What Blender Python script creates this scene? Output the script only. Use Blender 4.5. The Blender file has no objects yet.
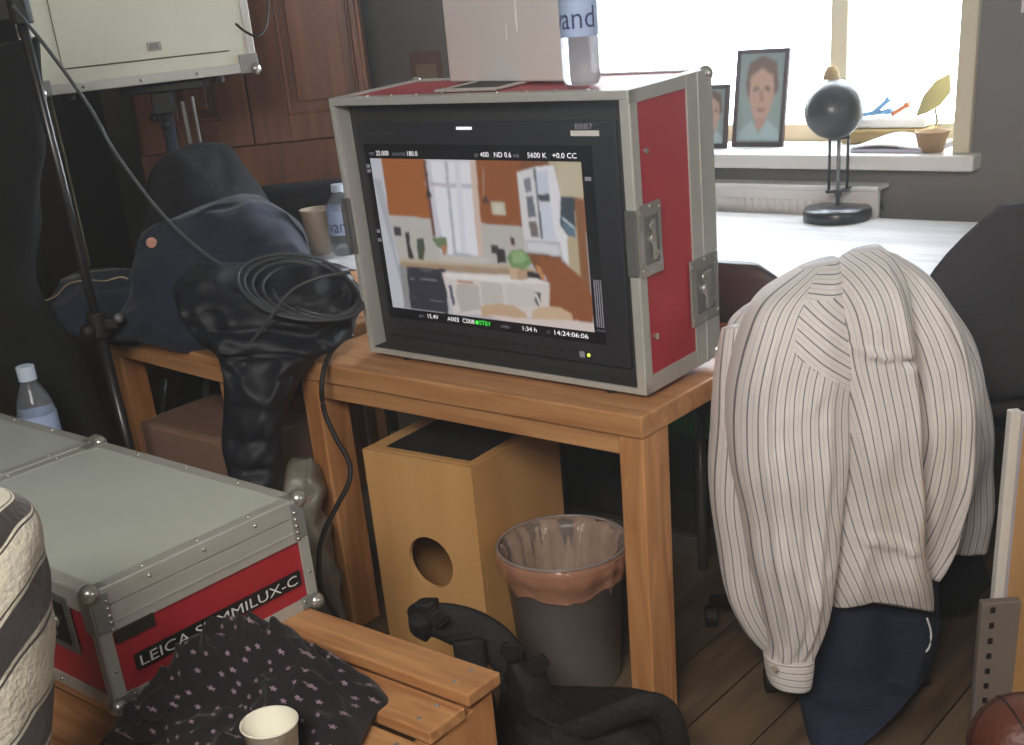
import bpy, bmesh, math, random
import numpy as np
from mathutils import Vector, Matrix, noise
random.seed(7)
S = bpy.context.scene
C = S.collection
PI = math.pi

# ------------------------------------------------------------------ camera numbers (metres, photo frame 1024x745)
F, PIT, ROLL, EYE, PX, PY = 1210.0, math.radians(24.82), math.radians(-5.78), 1.4388, -15.2, 174.8
YAW = math.radians(-42)
TO = Vector((-.4225, 2.7341, 0))                       # front left corner of the table on the floor plan
UX = Vector((math.cos(YAW), math.sin(YAW), 0)); VX = Vector((-math.sin(YAW), math.cos(YAW), 0))
def UV(u, v, z=0): return TO + UX * u + VX * v + Vector((0, 0, z))
def ray(px, py):
    dx, dy = px - 512 - PX, py - 372.5 - PY; c, s = math.cos(ROLL), math.sin(ROLL)
    x, y = dx * c + dy * s, -dx * s + dy * c
    return Vector((x / F, math.cos(PIT) - y / F * math.sin(PIT), -math.sin(PIT) - y / F * math.cos(PIT)))
EYEP = Vector((0, 0, EYE))
def at(px, py, z=None, Y=None, v=None):
    d = ray(px, py)
    if z is not None: t = (z - EYE) / d.z
    elif Y is not None: t = Y / d.y
    else: t = (v - (EYEP - TO).dot(VX)) / d.dot(VX)
    return EYEP + d * t

# ------------------------------------------------------------------ materials
def lin(c):
    return tuple((x / 12.92 if x <= .04045 else ((x + .055) / 1.055) ** 2.4) for x in [k / 255 for k in c]) + (1,)
def mat(name, rgb, rough=.6, metal=0, var=.08, scale=30, bump=0, emit=None, trans=0, alpha=1, sheen=0, bscale=None, coat=0, stretch=(1, 1, 1)):
    m = bpy.data.materials.new(name); m.use_nodes = True; nt = m.node_tree; N = nt.nodes; L = nt.links
    b = N['Principled BSDF']; b.inputs['Roughness'].default_value = rough; b.inputs['Metallic'].default_value = metal
    tc = N.new('ShaderNodeTexCoord'); mp = N.new('ShaderNodeMapping'); mp.inputs['Scale'].default_value = stretch
    L.new(tc.outputs['Object'], mp.inputs[0])
    nz = N.new('ShaderNodeTexNoise'); nz.inputs['Scale'].default_value = scale; nz.inputs['Detail'].default_value = 4
    L.new(mp.outputs[0], nz.inputs['Vector'])
    mx = N.new('ShaderNodeMix'); mx.data_type = 'RGBA'
    a = lin(rgb); mx.inputs[6].default_value = tuple(k * (1 - var) for k in a[:3]) + (1,)
    mx.inputs[7].default_value = tuple(min(1, k * (1 + var)) for k in a[:3]) + (1,)
    L.new(nz.outputs['Fac'], mx.inputs[0]); L.new(mx.outputs[2], b.inputs['Base Color'])
    if bump:
        n2 = N.new('ShaderNodeTexNoise'); n2.inputs['Scale'].default_value = bscale or scale * 2; L.new(mp.outputs[0], n2.inputs['Vector'])
        bp = N.new('ShaderNodeBump'); bp.inputs['Strength'].default_value = bump; bp.inputs['Distance'].default_value = .01
        L.new(n2.outputs['Fac'], bp.inputs['Height']); L.new(bp.outputs[0], b.inputs['Normal'])
    if emit:
        b.inputs['Emission Color'].default_value = lin(rgb); b.inputs['Emission Strength'].default_value = emit
    if trans: b.inputs['Transmission Weight'].default_value = trans; b.inputs['IOR'].default_value = 1.33
    if alpha < 1: b.inputs['Alpha'].default_value = alpha
    if sheen: b.inputs['Sheen Weight'].default_value = sheen
    if coat: b.inputs['Coat Weight'].default_value = coat; b.inputs['Coat Roughness'].default_value = .2
    return m
def wood(name, light, dark, axis=0, scale=9, rough=.45, knots=True, dist=1.2):
    m = bpy.data.materials.new(name); m.use_nodes = True; nt = m.node_tree; N = nt.nodes; L = nt.links
    b = N['Principled BSDF']; b.inputs['Roughness'].default_value = rough
    tc = N.new('ShaderNodeTexCoord'); mp = N.new('ShaderNodeMapping')
    sc = [scale, scale, scale]; sc[axis] = scale * .09; mp.inputs['Scale'].default_value = sc
    L.new(tc.outputs['Object'], mp.inputs[0])
    nz = N.new('ShaderNodeTexNoise'); nz.inputs['Scale'].default_value = 3.2; nz.inputs['Detail'].default_value = 6; nz.inputs['Distortion'].default_value = dist
    L.new(mp.outputs[0], nz.inputs['Vector'])
    cr = N.new('ShaderNodeValToRGB'); cr.color_ramp.elements[0].position = .3; cr.color_ramp.elements[1].position = .68
    cr.color_ramp.elements[0].color = lin(dark); cr.color_ramp.elements[1].color = lin(light)
    L.new(nz.outputs['Fac'], cr.inputs[0])
    out = cr.outputs[0]
    if knots:
        mp2 = N.new('ShaderNodeMapping'); s2 = [5.5] * 3; s2[axis] = 2.6; mp2.inputs['Scale'].default_value = s2; L.new(tc.outputs['Object'], mp2.inputs[0])
        vo = N.new('ShaderNodeTexVoronoi'); vo.inputs['Scale'].default_value = 1.3; L.new(mp2.outputs[0], vo.inputs['Vector'])
        r2 = N.new('ShaderNodeValToRGB'); r2.color_ramp.elements[0].position = .035; r2.color_ramp.elements[1].position = .1
        r2.color_ramp.elements[0].color = (.12, .12, .12, 1); r2.color_ramp.elements[1].color = (1, 1, 1, 1)
        L.new(vo.outputs['Distance'], r2.inputs[0])
        mx = N.new('ShaderNodeMix'); mx.data_type = 'RGBA'; mx.blend_type = 'MULTIPLY'; mx.inputs[0].default_value = .85
        L.new(out, mx.inputs[6]); L.new(r2.outputs[0], mx.inputs[7]); out = mx.outputs[2]
    L.new(out, b.inputs['Base Color'])
    bp = N.new('ShaderNodeBump'); bp.inputs['Strength'].default_value = .12; bp.inputs['Distance'].default_value = .004
    L.new(nz.outputs['Fac'], bp.inputs['Height']); L.new(bp.outputs[0], b.inputs['Normal'])
    return m
def vcol(name, emit=0, rough=.5):
    m = bpy.data.materials.new(name); m.use_nodes = True; nt = m.node_tree; N = nt.nodes; L = nt.links
    b = N['Principled BSDF']; a = N.new('ShaderNodeAttribute'); a.attribute_name = 'Col'; b.inputs['Roughness'].default_value = rough
    if emit:
        b.inputs['Base Color'].default_value = (.01, .01, .01, 1)
        L.new(a.outputs['Color'], b.inputs['Emission Color']); b.inputs['Emission Strength'].default_value = emit
    else: L.new(a.outputs['Color'], b.inputs['Base Color'])
    return m
def mnode(N, L, op, a, b=None, c=None):
    n = N.new('ShaderNodeMath'); n.operation = op
    for i, v in enumerate((a, b, c)):
        if v is None: continue
        if isinstance(v, (int, float)): n.inputs[i].default_value = v
        else: L.new(v, n.inputs[i])
    return n.outputs[0]
def stripe_mat(name, base, line, pitch=.0155, width=.13):
    m = mat(name, base, .85, var=.04, scale=60, bump=.12, bscale=16, sheen=.15)
    nt = m.node_tree; N = nt.nodes; L = nt.links; b = N['Principled BSDF']
    old = b.inputs['Base Color'].links[0].from_socket
    uv = N.new('ShaderNodeUVMap'); sp = N.new('ShaderNodeSeparateXYZ'); L.new(uv.outputs[0], sp.inputs[0])
    fr = mnode(N, L, 'FRACT', mnode(N, L, 'DIVIDE', sp.outputs[0], pitch))
    d = mnode(N, L, 'ABSOLUTE', mnode(N, L, 'SUBTRACT', fr, .5))
    st = mnode(N, L, 'SMOOTH_MIN', mnode(N, L, 'LESS_THAN', d, width / 2), 1.0, .01)
    fr2 = mnode(N, L, 'ABSOLUTE', mnode(N, L, 'SUBTRACT', mnode(N, L, 'FRACT', mnode(N, L, 'ADD', mnode(N, L, 'DIVIDE', sp.outputs[0], pitch), .5)), .5))
    faint = mnode(N, L, 'MULTIPLY', mnode(N, L, 'LESS_THAN', fr2, .04), .28)
    f = mnode(N, L, 'MAXIMUM', mnode(N, L, 'MULTIPLY', st, .85), faint)
    mx = N.new('ShaderNodeMix'); mx.data_type = 'RGBA'; L.new(f, mx.inputs[0]); L.new(old, mx.inputs[6]); mx.inputs[7].default_value = lin(line)
    L.new(mx.outputs[2], b.inputs['Base Color'])
    return m
def star_mat(name, base, star, cell=.03):
    m = mat(name, base, .95, var=.1, scale=40, bump=.2, bscale=25, sheen=.1)
    nt = m.node_tree; N = nt.nodes; L = nt.links; b = N['Principled BSDF']
    old = b.inputs['Base Color'].links[0].from_socket
    uv = N.new('ShaderNodeUVMap')
    vo = N.new('ShaderNodeTexVoronoi'); vo.voronoi_dimensions = '2D'; vo.inputs['Scale'].default_value = 1 / cell; vo.inputs['Randomness'].default_value = .55
    L.new(uv.outputs[0], vo.inputs['Vector'])
    sc = N.new('ShaderNodeVectorMath'); sc.operation = 'SCALE'; sc.inputs['Scale'].default_value = 1 / cell; L.new(uv.outputs[0], sc.inputs[0])
    ps = N.new('ShaderNodeVectorMath'); ps.operation = 'SCALE'; ps.inputs['Scale'].default_value = 1.0; L.new(vo.outputs['Position'], ps.inputs[0])
    sb = N.new('ShaderNodeVectorMath'); sb.operation = 'SUBTRACT'; L.new(uv.outputs[0], sb.inputs[0]); L.new(ps.outputs[0], sb.inputs[1])
    sx = N.new('ShaderNodeSeparateXYZ'); L.new(sb.outputs[0], sx.inputs[0])
    ang = mnode(N, L, 'ARCTAN2', sx.outputs[1], sx.outputs[0])
    cs = mnode(N, L, 'COSINE', mnode(N, L, 'MULTIPLY', ang, 5))
    lim = mnode(N, L, 'ADD', mnode(N, L, 'MULTIPLY', cs, .0015), .0036)
    ln = N.new('ShaderNodeVectorMath'); ln.operation = 'LENGTH'; L.new(sb.outputs[0], ln.inputs[0])
    f = mnode(N, L, 'MULTIPLY', mnode(N, L, 'LESS_THAN', ln.outputs['Value'], lim), .8)
    mx = N.new('ShaderNodeMix'); mx.data_type = 'RGBA'; L.new(f, mx.inputs[0]); L.new(old, mx.inputs[6]); mx.inputs[7].default_value = lin(star)
    L.new(mx.outputs[2], b.inputs['Base Color'])
    return m

# colours of the things themselves
pine_x = wood('varnished_pine_x', (206, 154, 104), (172, 118, 72), 0)
pine_y = wood('varnished_pine_y', (206, 154, 104), (172, 118, 72), 1)
pine_z = wood('varnished_pine_z', (208, 152, 100), (170, 112, 66), 2)
birch = wood('birch_ply', (226, 176, 116), (214, 160, 98), 2, scale=4, knots=False, dist=.3)
mahog = wood('dark_reddish_wood', (138, 88, 60), (90, 52, 36), 2, scale=7, knots=False, rough=.4)
deskwood = wood('pale_desk_wood', (236, 234, 234), (204, 200, 198), 0, scale=6, knots=False, rough=.5)
alu = mat('brushed_aluminium', (186, 185, 178), .45, .3, .12, 60, .05, stretch=(.1, 1, 1))
alu2 = mat('edge_aluminium', (206, 206, 200), .4, .35, .1, 50)
chrome = mat('nickel_steel', (200, 198, 190), .25, .75, .05, 30)
chrome_dark = mat('worn_steel', (136, 138, 136), .35, .6, .2, 40)
redlam = mat('red_laminate', (170, 40, 50), .45, 0, .05, 20)
creamlam = mat('grey_laminate', (222, 224, 206), .5, 0, .06, 12)
lidlam = mat('grey_green_lid', (200, 206, 196), .36, .1, .10, 7, .03)
blackp = mat('black_plastic', (26, 26, 28), .45, 0, .1, 30)
bezel = mat('bezel_plastic', (40, 41, 46), .5, 0, .06, 30)
foam = mat('dark_lining', (44, 45, 44), .8, 0, .1, 30)
glassb = mat('screen_border', (18, 19, 24), .18, 0, .02, 10)
blackcl = mat('black_cloth', (14, 15, 17), .95, 0, .2, 25, .3)
navy = mat('navy_cloth', (33, 40, 58), .9, 0, .15, 20, .25, sheen=.1)
puff = mat('black_quilted_nylon', (21, 25, 33), .6, 0, .15, 15, .2)
coat = mat('charcoal_cloth', (24, 26, 32), .95, 0, .2, 30, .3)
rubber = mat('black_rubber', (22, 22, 22), .6, 0, .1, 30)
ccable = mat('grey_cable', (64, 66, 70), .5, 0, .1, 30)
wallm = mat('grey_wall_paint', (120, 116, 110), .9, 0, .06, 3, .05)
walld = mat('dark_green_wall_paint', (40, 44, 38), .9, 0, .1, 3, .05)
cream = mat('cream_paint', (216, 206, 176), .6, 0, .04, 6)
white = mat('white_paint', (225, 224, 218), .5, 0, .03, 8)
paper = mat('white_paper', (236, 234, 232), .8, 0, .03, 10)
cupm = mat('white_card', (226, 222, 204), .7, 0, .02, 10)
greenp = mat('green_plastic', (60, 168, 86), .5, 0, .05, 10)
lampm = mat('black_enamel', (30, 30, 32), .38, 0, .05, 10, coat=.4)
chairm = mat('charcoal_upholstery', (58, 56, 56), .95, 0, .15, 90, .3)
brownch = mat('brown_vinyl', (66, 54, 52), .5, 0, .15, 15)
steelg = mat('grey_painted_steel', (120, 122, 122), .5, .3, .06, 20)
browncard = mat('brown_cardboard', (124, 84, 62), .8, 0, .1, 10, .1)
leather = mat('brown_leather', (98, 52, 38), .45, 0, .2, 30, .3)
sweaterm = mat('navy_heather_knit', (34, 42, 62), .95, 0, .35, 70, .35, stretch=(.25, 1, 1.6))
stripe = stripe_mat('striped_cotton', (226, 220, 216), (92, 86, 92))
starm = star_mat('star_print_cotton', (24, 18, 24), (150, 124, 140))
wht_em = mat('lit_white', (235, 235, 240), .5, emit=.75)
dim_em = mat('lit_grey', (120, 120, 130), .5, emit=.5)
grn_em = mat('lit_green', (60, 230, 70), .5, emit=1.0)
led_em = mat('lit_yellow_green', (200, 235, 80), .5, emit=1.5)
inkw = mat('white_ink', (225, 225, 222), .6, 0, .02, 10)
inkb = mat('blue_ink', (40, 52, 110), .6, 0, .02, 10)
water = mat('clear_plastic', (225, 232, 240), .08, 0, .02, 10, trans=.85, alpha=.75)
labelm = mat('pale_blue_label', (170, 190, 225), .5, 0, .06, 20)
steelc = mat('steel_corner', (150, 152, 150), .4, .4, .15, 30)
capm = mat('pale_cap', (200, 214, 232), .5, 0, .03, 20)
wicker = mat('wicker', (196, 168, 112), .8, 0, .3, 120, .5)
clay = mat('clay', (168, 136, 100), .8, 0, .12, 20)
bluep = mat('pale_blue_plastic', (128, 176, 224), .4, 0, .06, 20)
orangep = mat('orange_plastic', (206, 120, 66), .5, 0, .06, 20)
leafm = mat('pale_leaf', (188, 178, 122), .6, 0, .12, 20)

# ------------------------------------------------------------------ mesh helpers
class MB:
    def __init__(s): s.b = bmesh.new(); s.uv = None
    def box(s, x0, x1, y0, y1, z0, z1, M=None):
        r = bmesh.ops.create_cube(s.b, size=1)['verts']
        for v in r:
            v.co = Vector((x0 + (v.co.x + .5) * (x1 - x0), y0 + (v.co.y + .5) * (y1 - y0), z0 + (v.co.z + .5) * (z1 - z0)))
            if M: v.co = M @ v.co
        return s
    def cyl(s, a, b, r, r2=None, seg=20, cap=True):
        a, b = Vector(a), Vector(b); d = b - a
        q = d.to_track_quat('Z', 'Y').to_matrix().to_4x4()
        bmesh.ops.create_cone(s.b, cap_ends=cap, segments=seg, radius1=r, radius2=r if r2 is None else r2, depth=d.length, matrix=Matrix.Translation((a + b) / 2) @ q)
        return s
    def sph(s, c, r, sc=(1, 1, 1), M=None, seg=16):
        m = Matrix.Translation(c) @ (M or Matrix()) @ Matrix.Diagonal((*sc, 1))
        bmesh.ops.create_uvsphere(s.b, u_segments=seg, v_segments=seg // 2 + 2, radius=r, matrix=m); return s
    def tube(s, pts, r, seg=8):
        P = [Vector(p) for p in pts]; n = len(P); rings = []; up = Vector((0, 0, 1))
        for i in range(n):
            t = (P[min(i + 1, n - 1)] - P[max(i - 1, 0)]).normalized()
            a = t.cross(up)
            if a.length < .05: a = t.cross(Vector((1, 0, 0)))
            a.normalize(); b_ = a.cross(t)
            rings.append([s.b.verts.new(P[i] + (a * math.cos(2 * PI * k / seg) + b_ * math.sin(2 * PI * k / seg)) * r) for k in range(seg)])
        for i in range(n - 1):
            for k in range(seg): s.b.faces.new((rings[i][k], rings[i][(k + 1) % seg], rings[i + 1][(k + 1) % seg], rings[i + 1][k]))
        s.b.faces.new(rings[0][::-1]); s.b.faces.new(rings[-1]); return s
    def lathe(s, prof, seg=32, c=(0, 0, 0), M=None):
        rings = []
        for r, z in prof:
            ring = []
            for k in range(seg):
                p = Vector((r * math.cos(2 * PI * k / seg), r * math.sin(2 * PI * k / seg), z))
                if M: p = M @ p
                ring.append(s.b.verts.new(p + Vector(c)))
            rings.append(ring)
        for i in range(len(rings) - 1):
            for k in range(seg): s.b.faces.new((rings[i][k], rings[i][(k + 1) % seg], rings[i + 1][(k + 1) % seg], rings[i + 1][k]))
        return s
    def prism(s, pts, f0, f1):          # pts 2D -> f0(x,y), f1(x,y) give the two ends in 3D
        a = [s.b.verts.new(f0(*p)) for p in pts]; b = [s.b.verts.new(f1(*p)) for p in pts]; n = len(pts)
        s.b.faces.new(a[::-1]); s.b.faces.new(b)
        for i in range(n): s.b.faces.new((a[i], a[(i + 1) % n], b[(i + 1) % n], b[i]))
        return s
    def grid(s, rows, closed=True, uvs=None, caps=False, patch=None):
        V = [[s.b.verts.new(p) for p in row] for row in rows]; n = len(V[0])
        uvl = s.b.loops.layers.uv.verify() if uvs else None
        for i in range(len(V) - 1):
            for k in range(n if closed else n - 1):
                k2 = (k + 1) % n
                f = s.b.faces.new((V[i][k], V[i][k2], V[i + 1][k2], V[i + 1][k]))
                if uvs:
                    U = [uvs[i][k], uvs[i][k + 1], uvs[i + 1][k + 1], uvs[i + 1][k]]
                    alt = None
                    if patch and U[0][4] < .2: alt = patch(sum(x[2] for x in U) / 4, sum(x[3] for x in U) / 4)
                    for l, u in zip(f.loops, U):
                        l[uvl].uv = u[:2] if not alt else (u[0] * math.cos(alt) + u[1] * math.sin(alt), -u[0] * math.sin(alt) + u[1] * math.cos(alt))
        if caps: s.b.faces.new(V[0][::-1]); s.b.faces.new(V[-1])
        return s
    def build(s, name, m, parent=None, bevel=0, smooth=False, sub=0, solid=0, world=False, seg=2, loc=None, rotz=0):
        bmesh.ops.recalc_face_normals(s.b, faces=s.b.faces)
        if world and parent is not None:
            for v in s.b.verts: v.co -= parent.location
        if world and parent is None and loc is not None:
            for v in s.b.verts: v.co -= Vector(loc)
        me = bpy.data.meshes.new(name); s.b.to_mesh(me); s.b.free()
        o = bpy.data.objects.new(name, me); C.objects.link(o); me.materials.append(m)
        if parent is not None: o.parent = parent
        if loc is not None: o.location = loc
        o.rotation_euler.z = rotz
        if smooth: me.shade_smooth()
        if solid:
            k = o.modifiers.new('s', 'SOLIDIFY'); k.thickness = solid; k.offset = 0
        if bevel:
            k = o.modifiers.new('b', 'BEVEL'); k.width = bevel; k.segments = seg; k.limit_method = 'ANGLE'
        if sub:
            k = o.modifiers.new('d', 'SUBSURF'); k.levels = sub; k.render_levels = sub
        return o
def copies(name, m, parent, pts, r, sc=(1, 1, 1)):
    o = None
    for p in pts:
        if o is None: o = MB().sph((0, 0, 0), r, sc).build(name, m, parent, smooth=True); q = o
        else: q = o.copy(); C.objects.link(q); q.parent = parent
        q.location = p
def tag(o, label, cat, group=None):
    o['label'] = label; o['category'] = cat
    if group: o['group'] = group
    return o
def thing(name, label, cat, loc=(0, 0, 0), rotz=0, group=None, rx=0, ry=0):
    o = bpy.data.objects.new(name, None); C.objects.link(o); o.empty_display_size = .05
    o.location = loc; o.rotation_euler = (rx, ry, rotz); return tag(o, label, cat, group)
def struct(o): o['kind'] = 'structure'; return o
def lab(o, t): o['label'] = t; return o
def text(body, w, h, m, parent, loc, rot=(PI / 2, 0, 0), name='lettering', depth=.0006, shear=0, bend=None):
    cu = bpy.data.curves.new(name, 'FONT'); cu.body = body; cu.extrude = 0; cu.resolution_u = 3
    t = bpy.data.objects.new('t', cu); me = bpy.data.meshes.new_from_object(t); me.name = name
    xs = [v.co.x for v in me.vertices]; ys = [v.co.y for v in me.vertices]
    x0, x1, y0, y1 = min(xs), max(xs), min(ys), max(ys)
    for v in me.vertices:
        v.co.x = (v.co.x - x0) / (x1 - x0) * w; v.co.y = (v.co.y - y0) / (y1 - y0) * h; v.co.z = 0
        if bend:                                           # wrap round a bottle of radius bend, letters facing -y
            a = (v.co.x - w / 2) / bend; v.co = Vector((bend * math.sin(a), v.co.y, bend * (math.cos(a)) - bend))
    bpy.data.objects.remove(t); bpy.data.curves.remove(cu)
    o = bpy.data.objects.new(name, me); C.objects.link(o); o.data.materials.clear(); me.materials.append(m)
    o.parent = parent; o.location = loc; o.rotation_euler = rot
    return o
def raster(name, m, polys, nx, ny, w, h, f, parent, blur=1, bg=(0, 0, 0)):
    """a flat picture as a fine coloured mesh: polys [(rgb, pts01)], f(x,y)->3D local"""
    yy, xx = np.mgrid[0:ny, 0:nx]; X = xx / (nx - 1); Yg = yy / (ny - 1)
    img = np.zeros((ny, nx, 3)) + np.array(lin(bg)[:3])
    for rgb, pts in polys:
        ins = np.zeros((ny, nx), bool); n = len(pts)
        for i in range(n):
            (xa, ya), (xb, yb) = pts[i], pts[(i + 1) % n]
            if ya == yb: continue
            cond = ((ya > Yg) != (yb > Yg)) & (X < (xb - xa) * (Yg - ya) / (yb - ya) + xa)
            ins ^= cond
        img[ins] = lin(rgb)[:3]
    for _ in range(blur):
        p = np.pad(img, ((1, 1), (1, 1), (0, 0)), 'edge')
        img = (p[1:-1, 1:-1] * 2 + p[:-2, 1:-1] + p[2:, 1:-1] + p[1:-1, :-2] + p[1:-1, 2:]) / 6
    verts = [f(x / (nx - 1) * w, h - y / (ny - 1) * h) for y in range(ny) for x in range(nx)]
    faces = [(y * nx + x, (y + 1) * nx + x, (y + 1) * nx + x + 1, y * nx + x + 1) for y in range(ny - 1) for x in range(nx - 1)]
    me = bpy.data.meshes.new(name); me.from_pydata(verts, [], faces)
    ca = me.color_attributes.new('Col', 'FLOAT_COLOR', 'POINT')
    a = np.ones((ny * nx, 4), np.float32); a[:, :3] = img.reshape(-1, 3); ca.data.foreach_set('color', a.ravel())
    me.materials.append(m); o = bpy.data.objects.new(name, me); C.objects.link(o); o.parent = parent; return o
def crs(a, b, c, d, t):
    return .5 * ((2 * b) + (-a + c) * t + (2 * a - 5 * b + 4 * c - d) * t * t + (-a + 3 * b - 3 * c + d) * t ** 3)
def dens(rows, n):
    out = []; m = len(rows)
    for i in range(m - 1):
        for k in range(n):
            t = k / n; R = [rows[max(i - 1, 0)], rows[i], rows[i + 1], rows[min(i + 2, m - 1)]]
            out.append([crs(*(r[j] for r in R), t) for j in range(len(rows[0]))])
    out.append(list(rows[-1])); return out
def loft(mb, rows, n=8, seg=72, wr=0, wrs=9, hem=0, patch=None, fold=(0, 0, 0), nz=0, nscale=8, uvs=True, pw=.75, anchor='l', quilt=None, seed=0, caps=True, uvrot=0, creases=()):
    """rows: (xL,yL,xR,yR,Y,t): the two rims of a hanging cloth body at depth Y, t = half thickness. A closed volume."""
    R = dens(rows, n); P = []; UVs = []; L = 0; prev = None
    fa, fk, fd = fold
    for i, r in enumerate(R):
        a, b = at(r[0], r[1], Y=r[4]), at(r[2], r[3], Y=r[4]); c = (a + b) / 2; w = (b - a) / 2; t = r[5]; hw = w.length
        if prev is not None: L += (c - prev).length
        prev = c; s = i / (len(R) - 1); ring = []; uvr = []
        qq = 1
        if quilt: qq = .78 + .3 * abs(math.sin(PI * L / quilt)) ** .5
        for k in range(seg + 1):
            th = 2 * PI * k / seg; cx, sy = math.cos(th), math.sin(th)
            ex = math.copysign(abs(cx) ** pw, cx); ey = math.copysign(abs(sy) ** pw, sy)
            p = c + w * ex + Vector((0, 1, 0)) * t * ey * qq
            arc = hw * (ex if sy <= 0 else 2 * (1 if cx > 0 else -1) - ex)
            fwt = max(0, min(1, (.45 - sy) / .6))
            if sy < 0.45:
                q = ex * hw
                f = fa * (.55 * math.sin(fk * q * 2 * PI + fd * s + seed) + 1.5 * (.45 - abs(noise.noise(Vector((q * fk * 1.6 + .5 * s * fd * .3, s * (len(rows) * .28), seed * 5.7)))) * 1.8))
                for (s0, q0, s1, q1, amp, wd) in creases:      # a soft ridge from one spot to another
                    if min(s0, s1) - .02 <= s <= max(s0, s1) + .02:
                        tt = (s - s0) / ((s1 - s0) or 1e-6); qc = q0 + (q1 - q0) * tt
                        f += amp * math.exp(-((ex - qc) / wd) ** 2) * min(1, 6 * min(tt + .05, 1.05 - tt))
                p = p + Vector((0, -1, 0)) * f * (1 - abs(ex) ** 4) * fwt
            if wr:
                pv = p * wrs + Vector((seed * 2.3, 0, 0)); r1 = .4 - abs(noise.noise(Vector((pv.x + pv.z * .6, pv.y, pv.z * .45)))) * 1.6
                r2 = .4 - abs(noise.noise(Vector((pv.x * 1.4 - pv.z * 1.5, pv.y, pv.z * .9)) + Vector((9, 3, seed)))) * 1.6
                p = p + Vector((0, -fwt, .2 * fwt)) * wr * (r1 + .8 * r2) * min(1, t / .08) * min(1, hw / .12)
            if hem: p = p + Vector((0, 0, hem * s ** 6 * (1 - ex * ex)))
            if nz:
                nv = nvec(p * nscale + Vector((seed * 3.1, 0, 0)))
                p = p + nv * nz
            if k < seg: ring.append(p)
            u = (arc + hw if anchor == 'l' else arc - hw if anchor == 'r' else arc)
            cu, su = math.cos(uvrot), math.sin(uvrot)
            uvr.append((u * cu + L * su + .004, -u * su + L * cu, s, ex, sy))
        P.append(ring); UVs.append(uvr)
    mb.grid(P, True, UVs if uvs else None, caps, patch); return mb
def mound(mb, outline, z0, hfun, nr=26, seg=120, centre=None, uvs=True):
    """heap of cloth on a level surface: outline in world XY, hfun(x,y,r)->height"""
    c = centre or Vector((sum(p[0] for p in outline) / len(outline), sum(p[1] for p in outline) / len(outline)))
    O = [Vector(p[:2]) for p in outline]; m = len(O); rim = []
    for k in range(seg):
        t = k / seg * m; i = int(t); f = t - i
        rim.append(Vector((crs(O[(i - 1) % m].x, O[i % m].x, O[(i + 1) % m].x, O[(i + 2) % m].x, f), crs(O[(i - 1) % m].y, O[i % m].y, O[(i + 1) % m].y, O[(i + 2) % m].y, f))))
    rows, U = [], []
    for j in range(nr + 1):
        r = 1 - j / nr * .985; row = []; uu = []
        for k in range(seg + 1):
            p = c + (rim[k % seg] - c) * r; h = hfun(p.x, p.y, r)
            if k < seg: row.append(Vector((p.x, p.y, z0 + max(h, .001))))
            uu.append((p.x + h * .5, p.y + h * .6))
        rows.append(row); U.append(uu)
    base = [Vector((p.x, p.y, z0)) for p in rim]
    rows.insert(0, base); U.insert(0, U[0])
    mb.grid(rows, True, U if uvs else None, True); return mb
def nvec(p): return Vector((noise.noise(p), noise.noise(p + Vector((17.3, 5.1, 9.7))), noise.noise(p + Vector((3.9, 31.7, 21.3))))) * 1.2
def fbm(x, y, s, seed=0): return noise.fractal(Vector((x * s, y * s, seed)), 1.0, 2.0, 4)
def ridge(x, y, s, seed=0): return 1 - abs(noise.noise(Vector((x * s, y * s, seed)))) * 2

# ------------------------------------------------------------------ the room
def rbox(u0, u1, v0, v1, z0, z1, name, m, bevel=0):
    mb = MB(); mb.box(u0, u1, v0, v1, z0, z1); return mb.build(name, m, loc=TO, rotz=YAW, bevel=bevel)
def floor_mat():
    m = wood('floor_boards', (128, 106, 84), (92, 74, 58), 1, scale=5, rough=.5, knots=False)
    nt = m.node_tree; N = nt.nodes; L = nt.links; b = N['Principled BSDF']; old = b.inputs['Base Color'].links[0].from_socket
    tc = N.new('ShaderNodeTexCoord'); sp = N.new('ShaderNodeSeparateXYZ'); L.new(tc.outputs['Object'], sp.inputs[0])
    t = mnode(N, L, 'DIVIDE', mnode(N, L, 'ADD', sp.outputs[0], -.988 + 1.41), .141); fr = mnode(N, L, 'FRACT', t)
    gap = mnode(N, L, 'LESS_THAN', fr, .03)
    wn = N.new('ShaderNodeTexWhiteNoise'); wn.noise_dimensions = '1D'; L.new(mnode(N, L, 'FLOOR', t), wn.inputs['W'])
    mu = N.new('ShaderNodeMix'); mu.data_type = 'RGBA'; mu.blend_type = 'MULTIPLY'; mu.inputs[0].default_value = .35; L.new(old, mu.inputs[6]); L.new(wn.outputs['Value'], mu.inputs[7])
    mx = N.new('ShaderNodeMix'); mx.data_type = 'RGBA'; L.new(gap, mx.inputs[0]); L.new(mu.outputs[2], mx.inputs[6]); mx.inputs[7].default_value = lin((40, 32, 26))
    L.new(mx.outputs[2], b.inputs['Base Color']); return m
struct(rbox(-3.2, 4.2, -5.2, 1.72, -.1, 0, 'floor', floor_mat()))
struct(rbox(-3.2, 4.2, -5.2, 1.9, 2.6, 2.7, 'ceiling', mat('ceiling_paint', (150, 148, 142), .9)))
W0, W1, WZ0, WZ1 = -.62, .895, .905, 2.05
mb = MB()
mb.box(-3.2, W0, 1.72, 2.02, 0, 2.6); mb.box(W1, 4.2, 1.72, 2.02, 0, 2.6); mb.box(W0, W1, 1.72, 2.02, 0, WZ0 - .045); mb.box(W0, W1, 1.72, 2.02, WZ1, 2.6)
struct(mb.build('wall_back', wallm, loc=TO, rotz=YAW))
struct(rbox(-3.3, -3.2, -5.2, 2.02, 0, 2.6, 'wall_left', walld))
struct(rbox(4.2, 4.3, -5.2, 2.02, 0, 2.6, 'wall_right', wallm))
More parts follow.
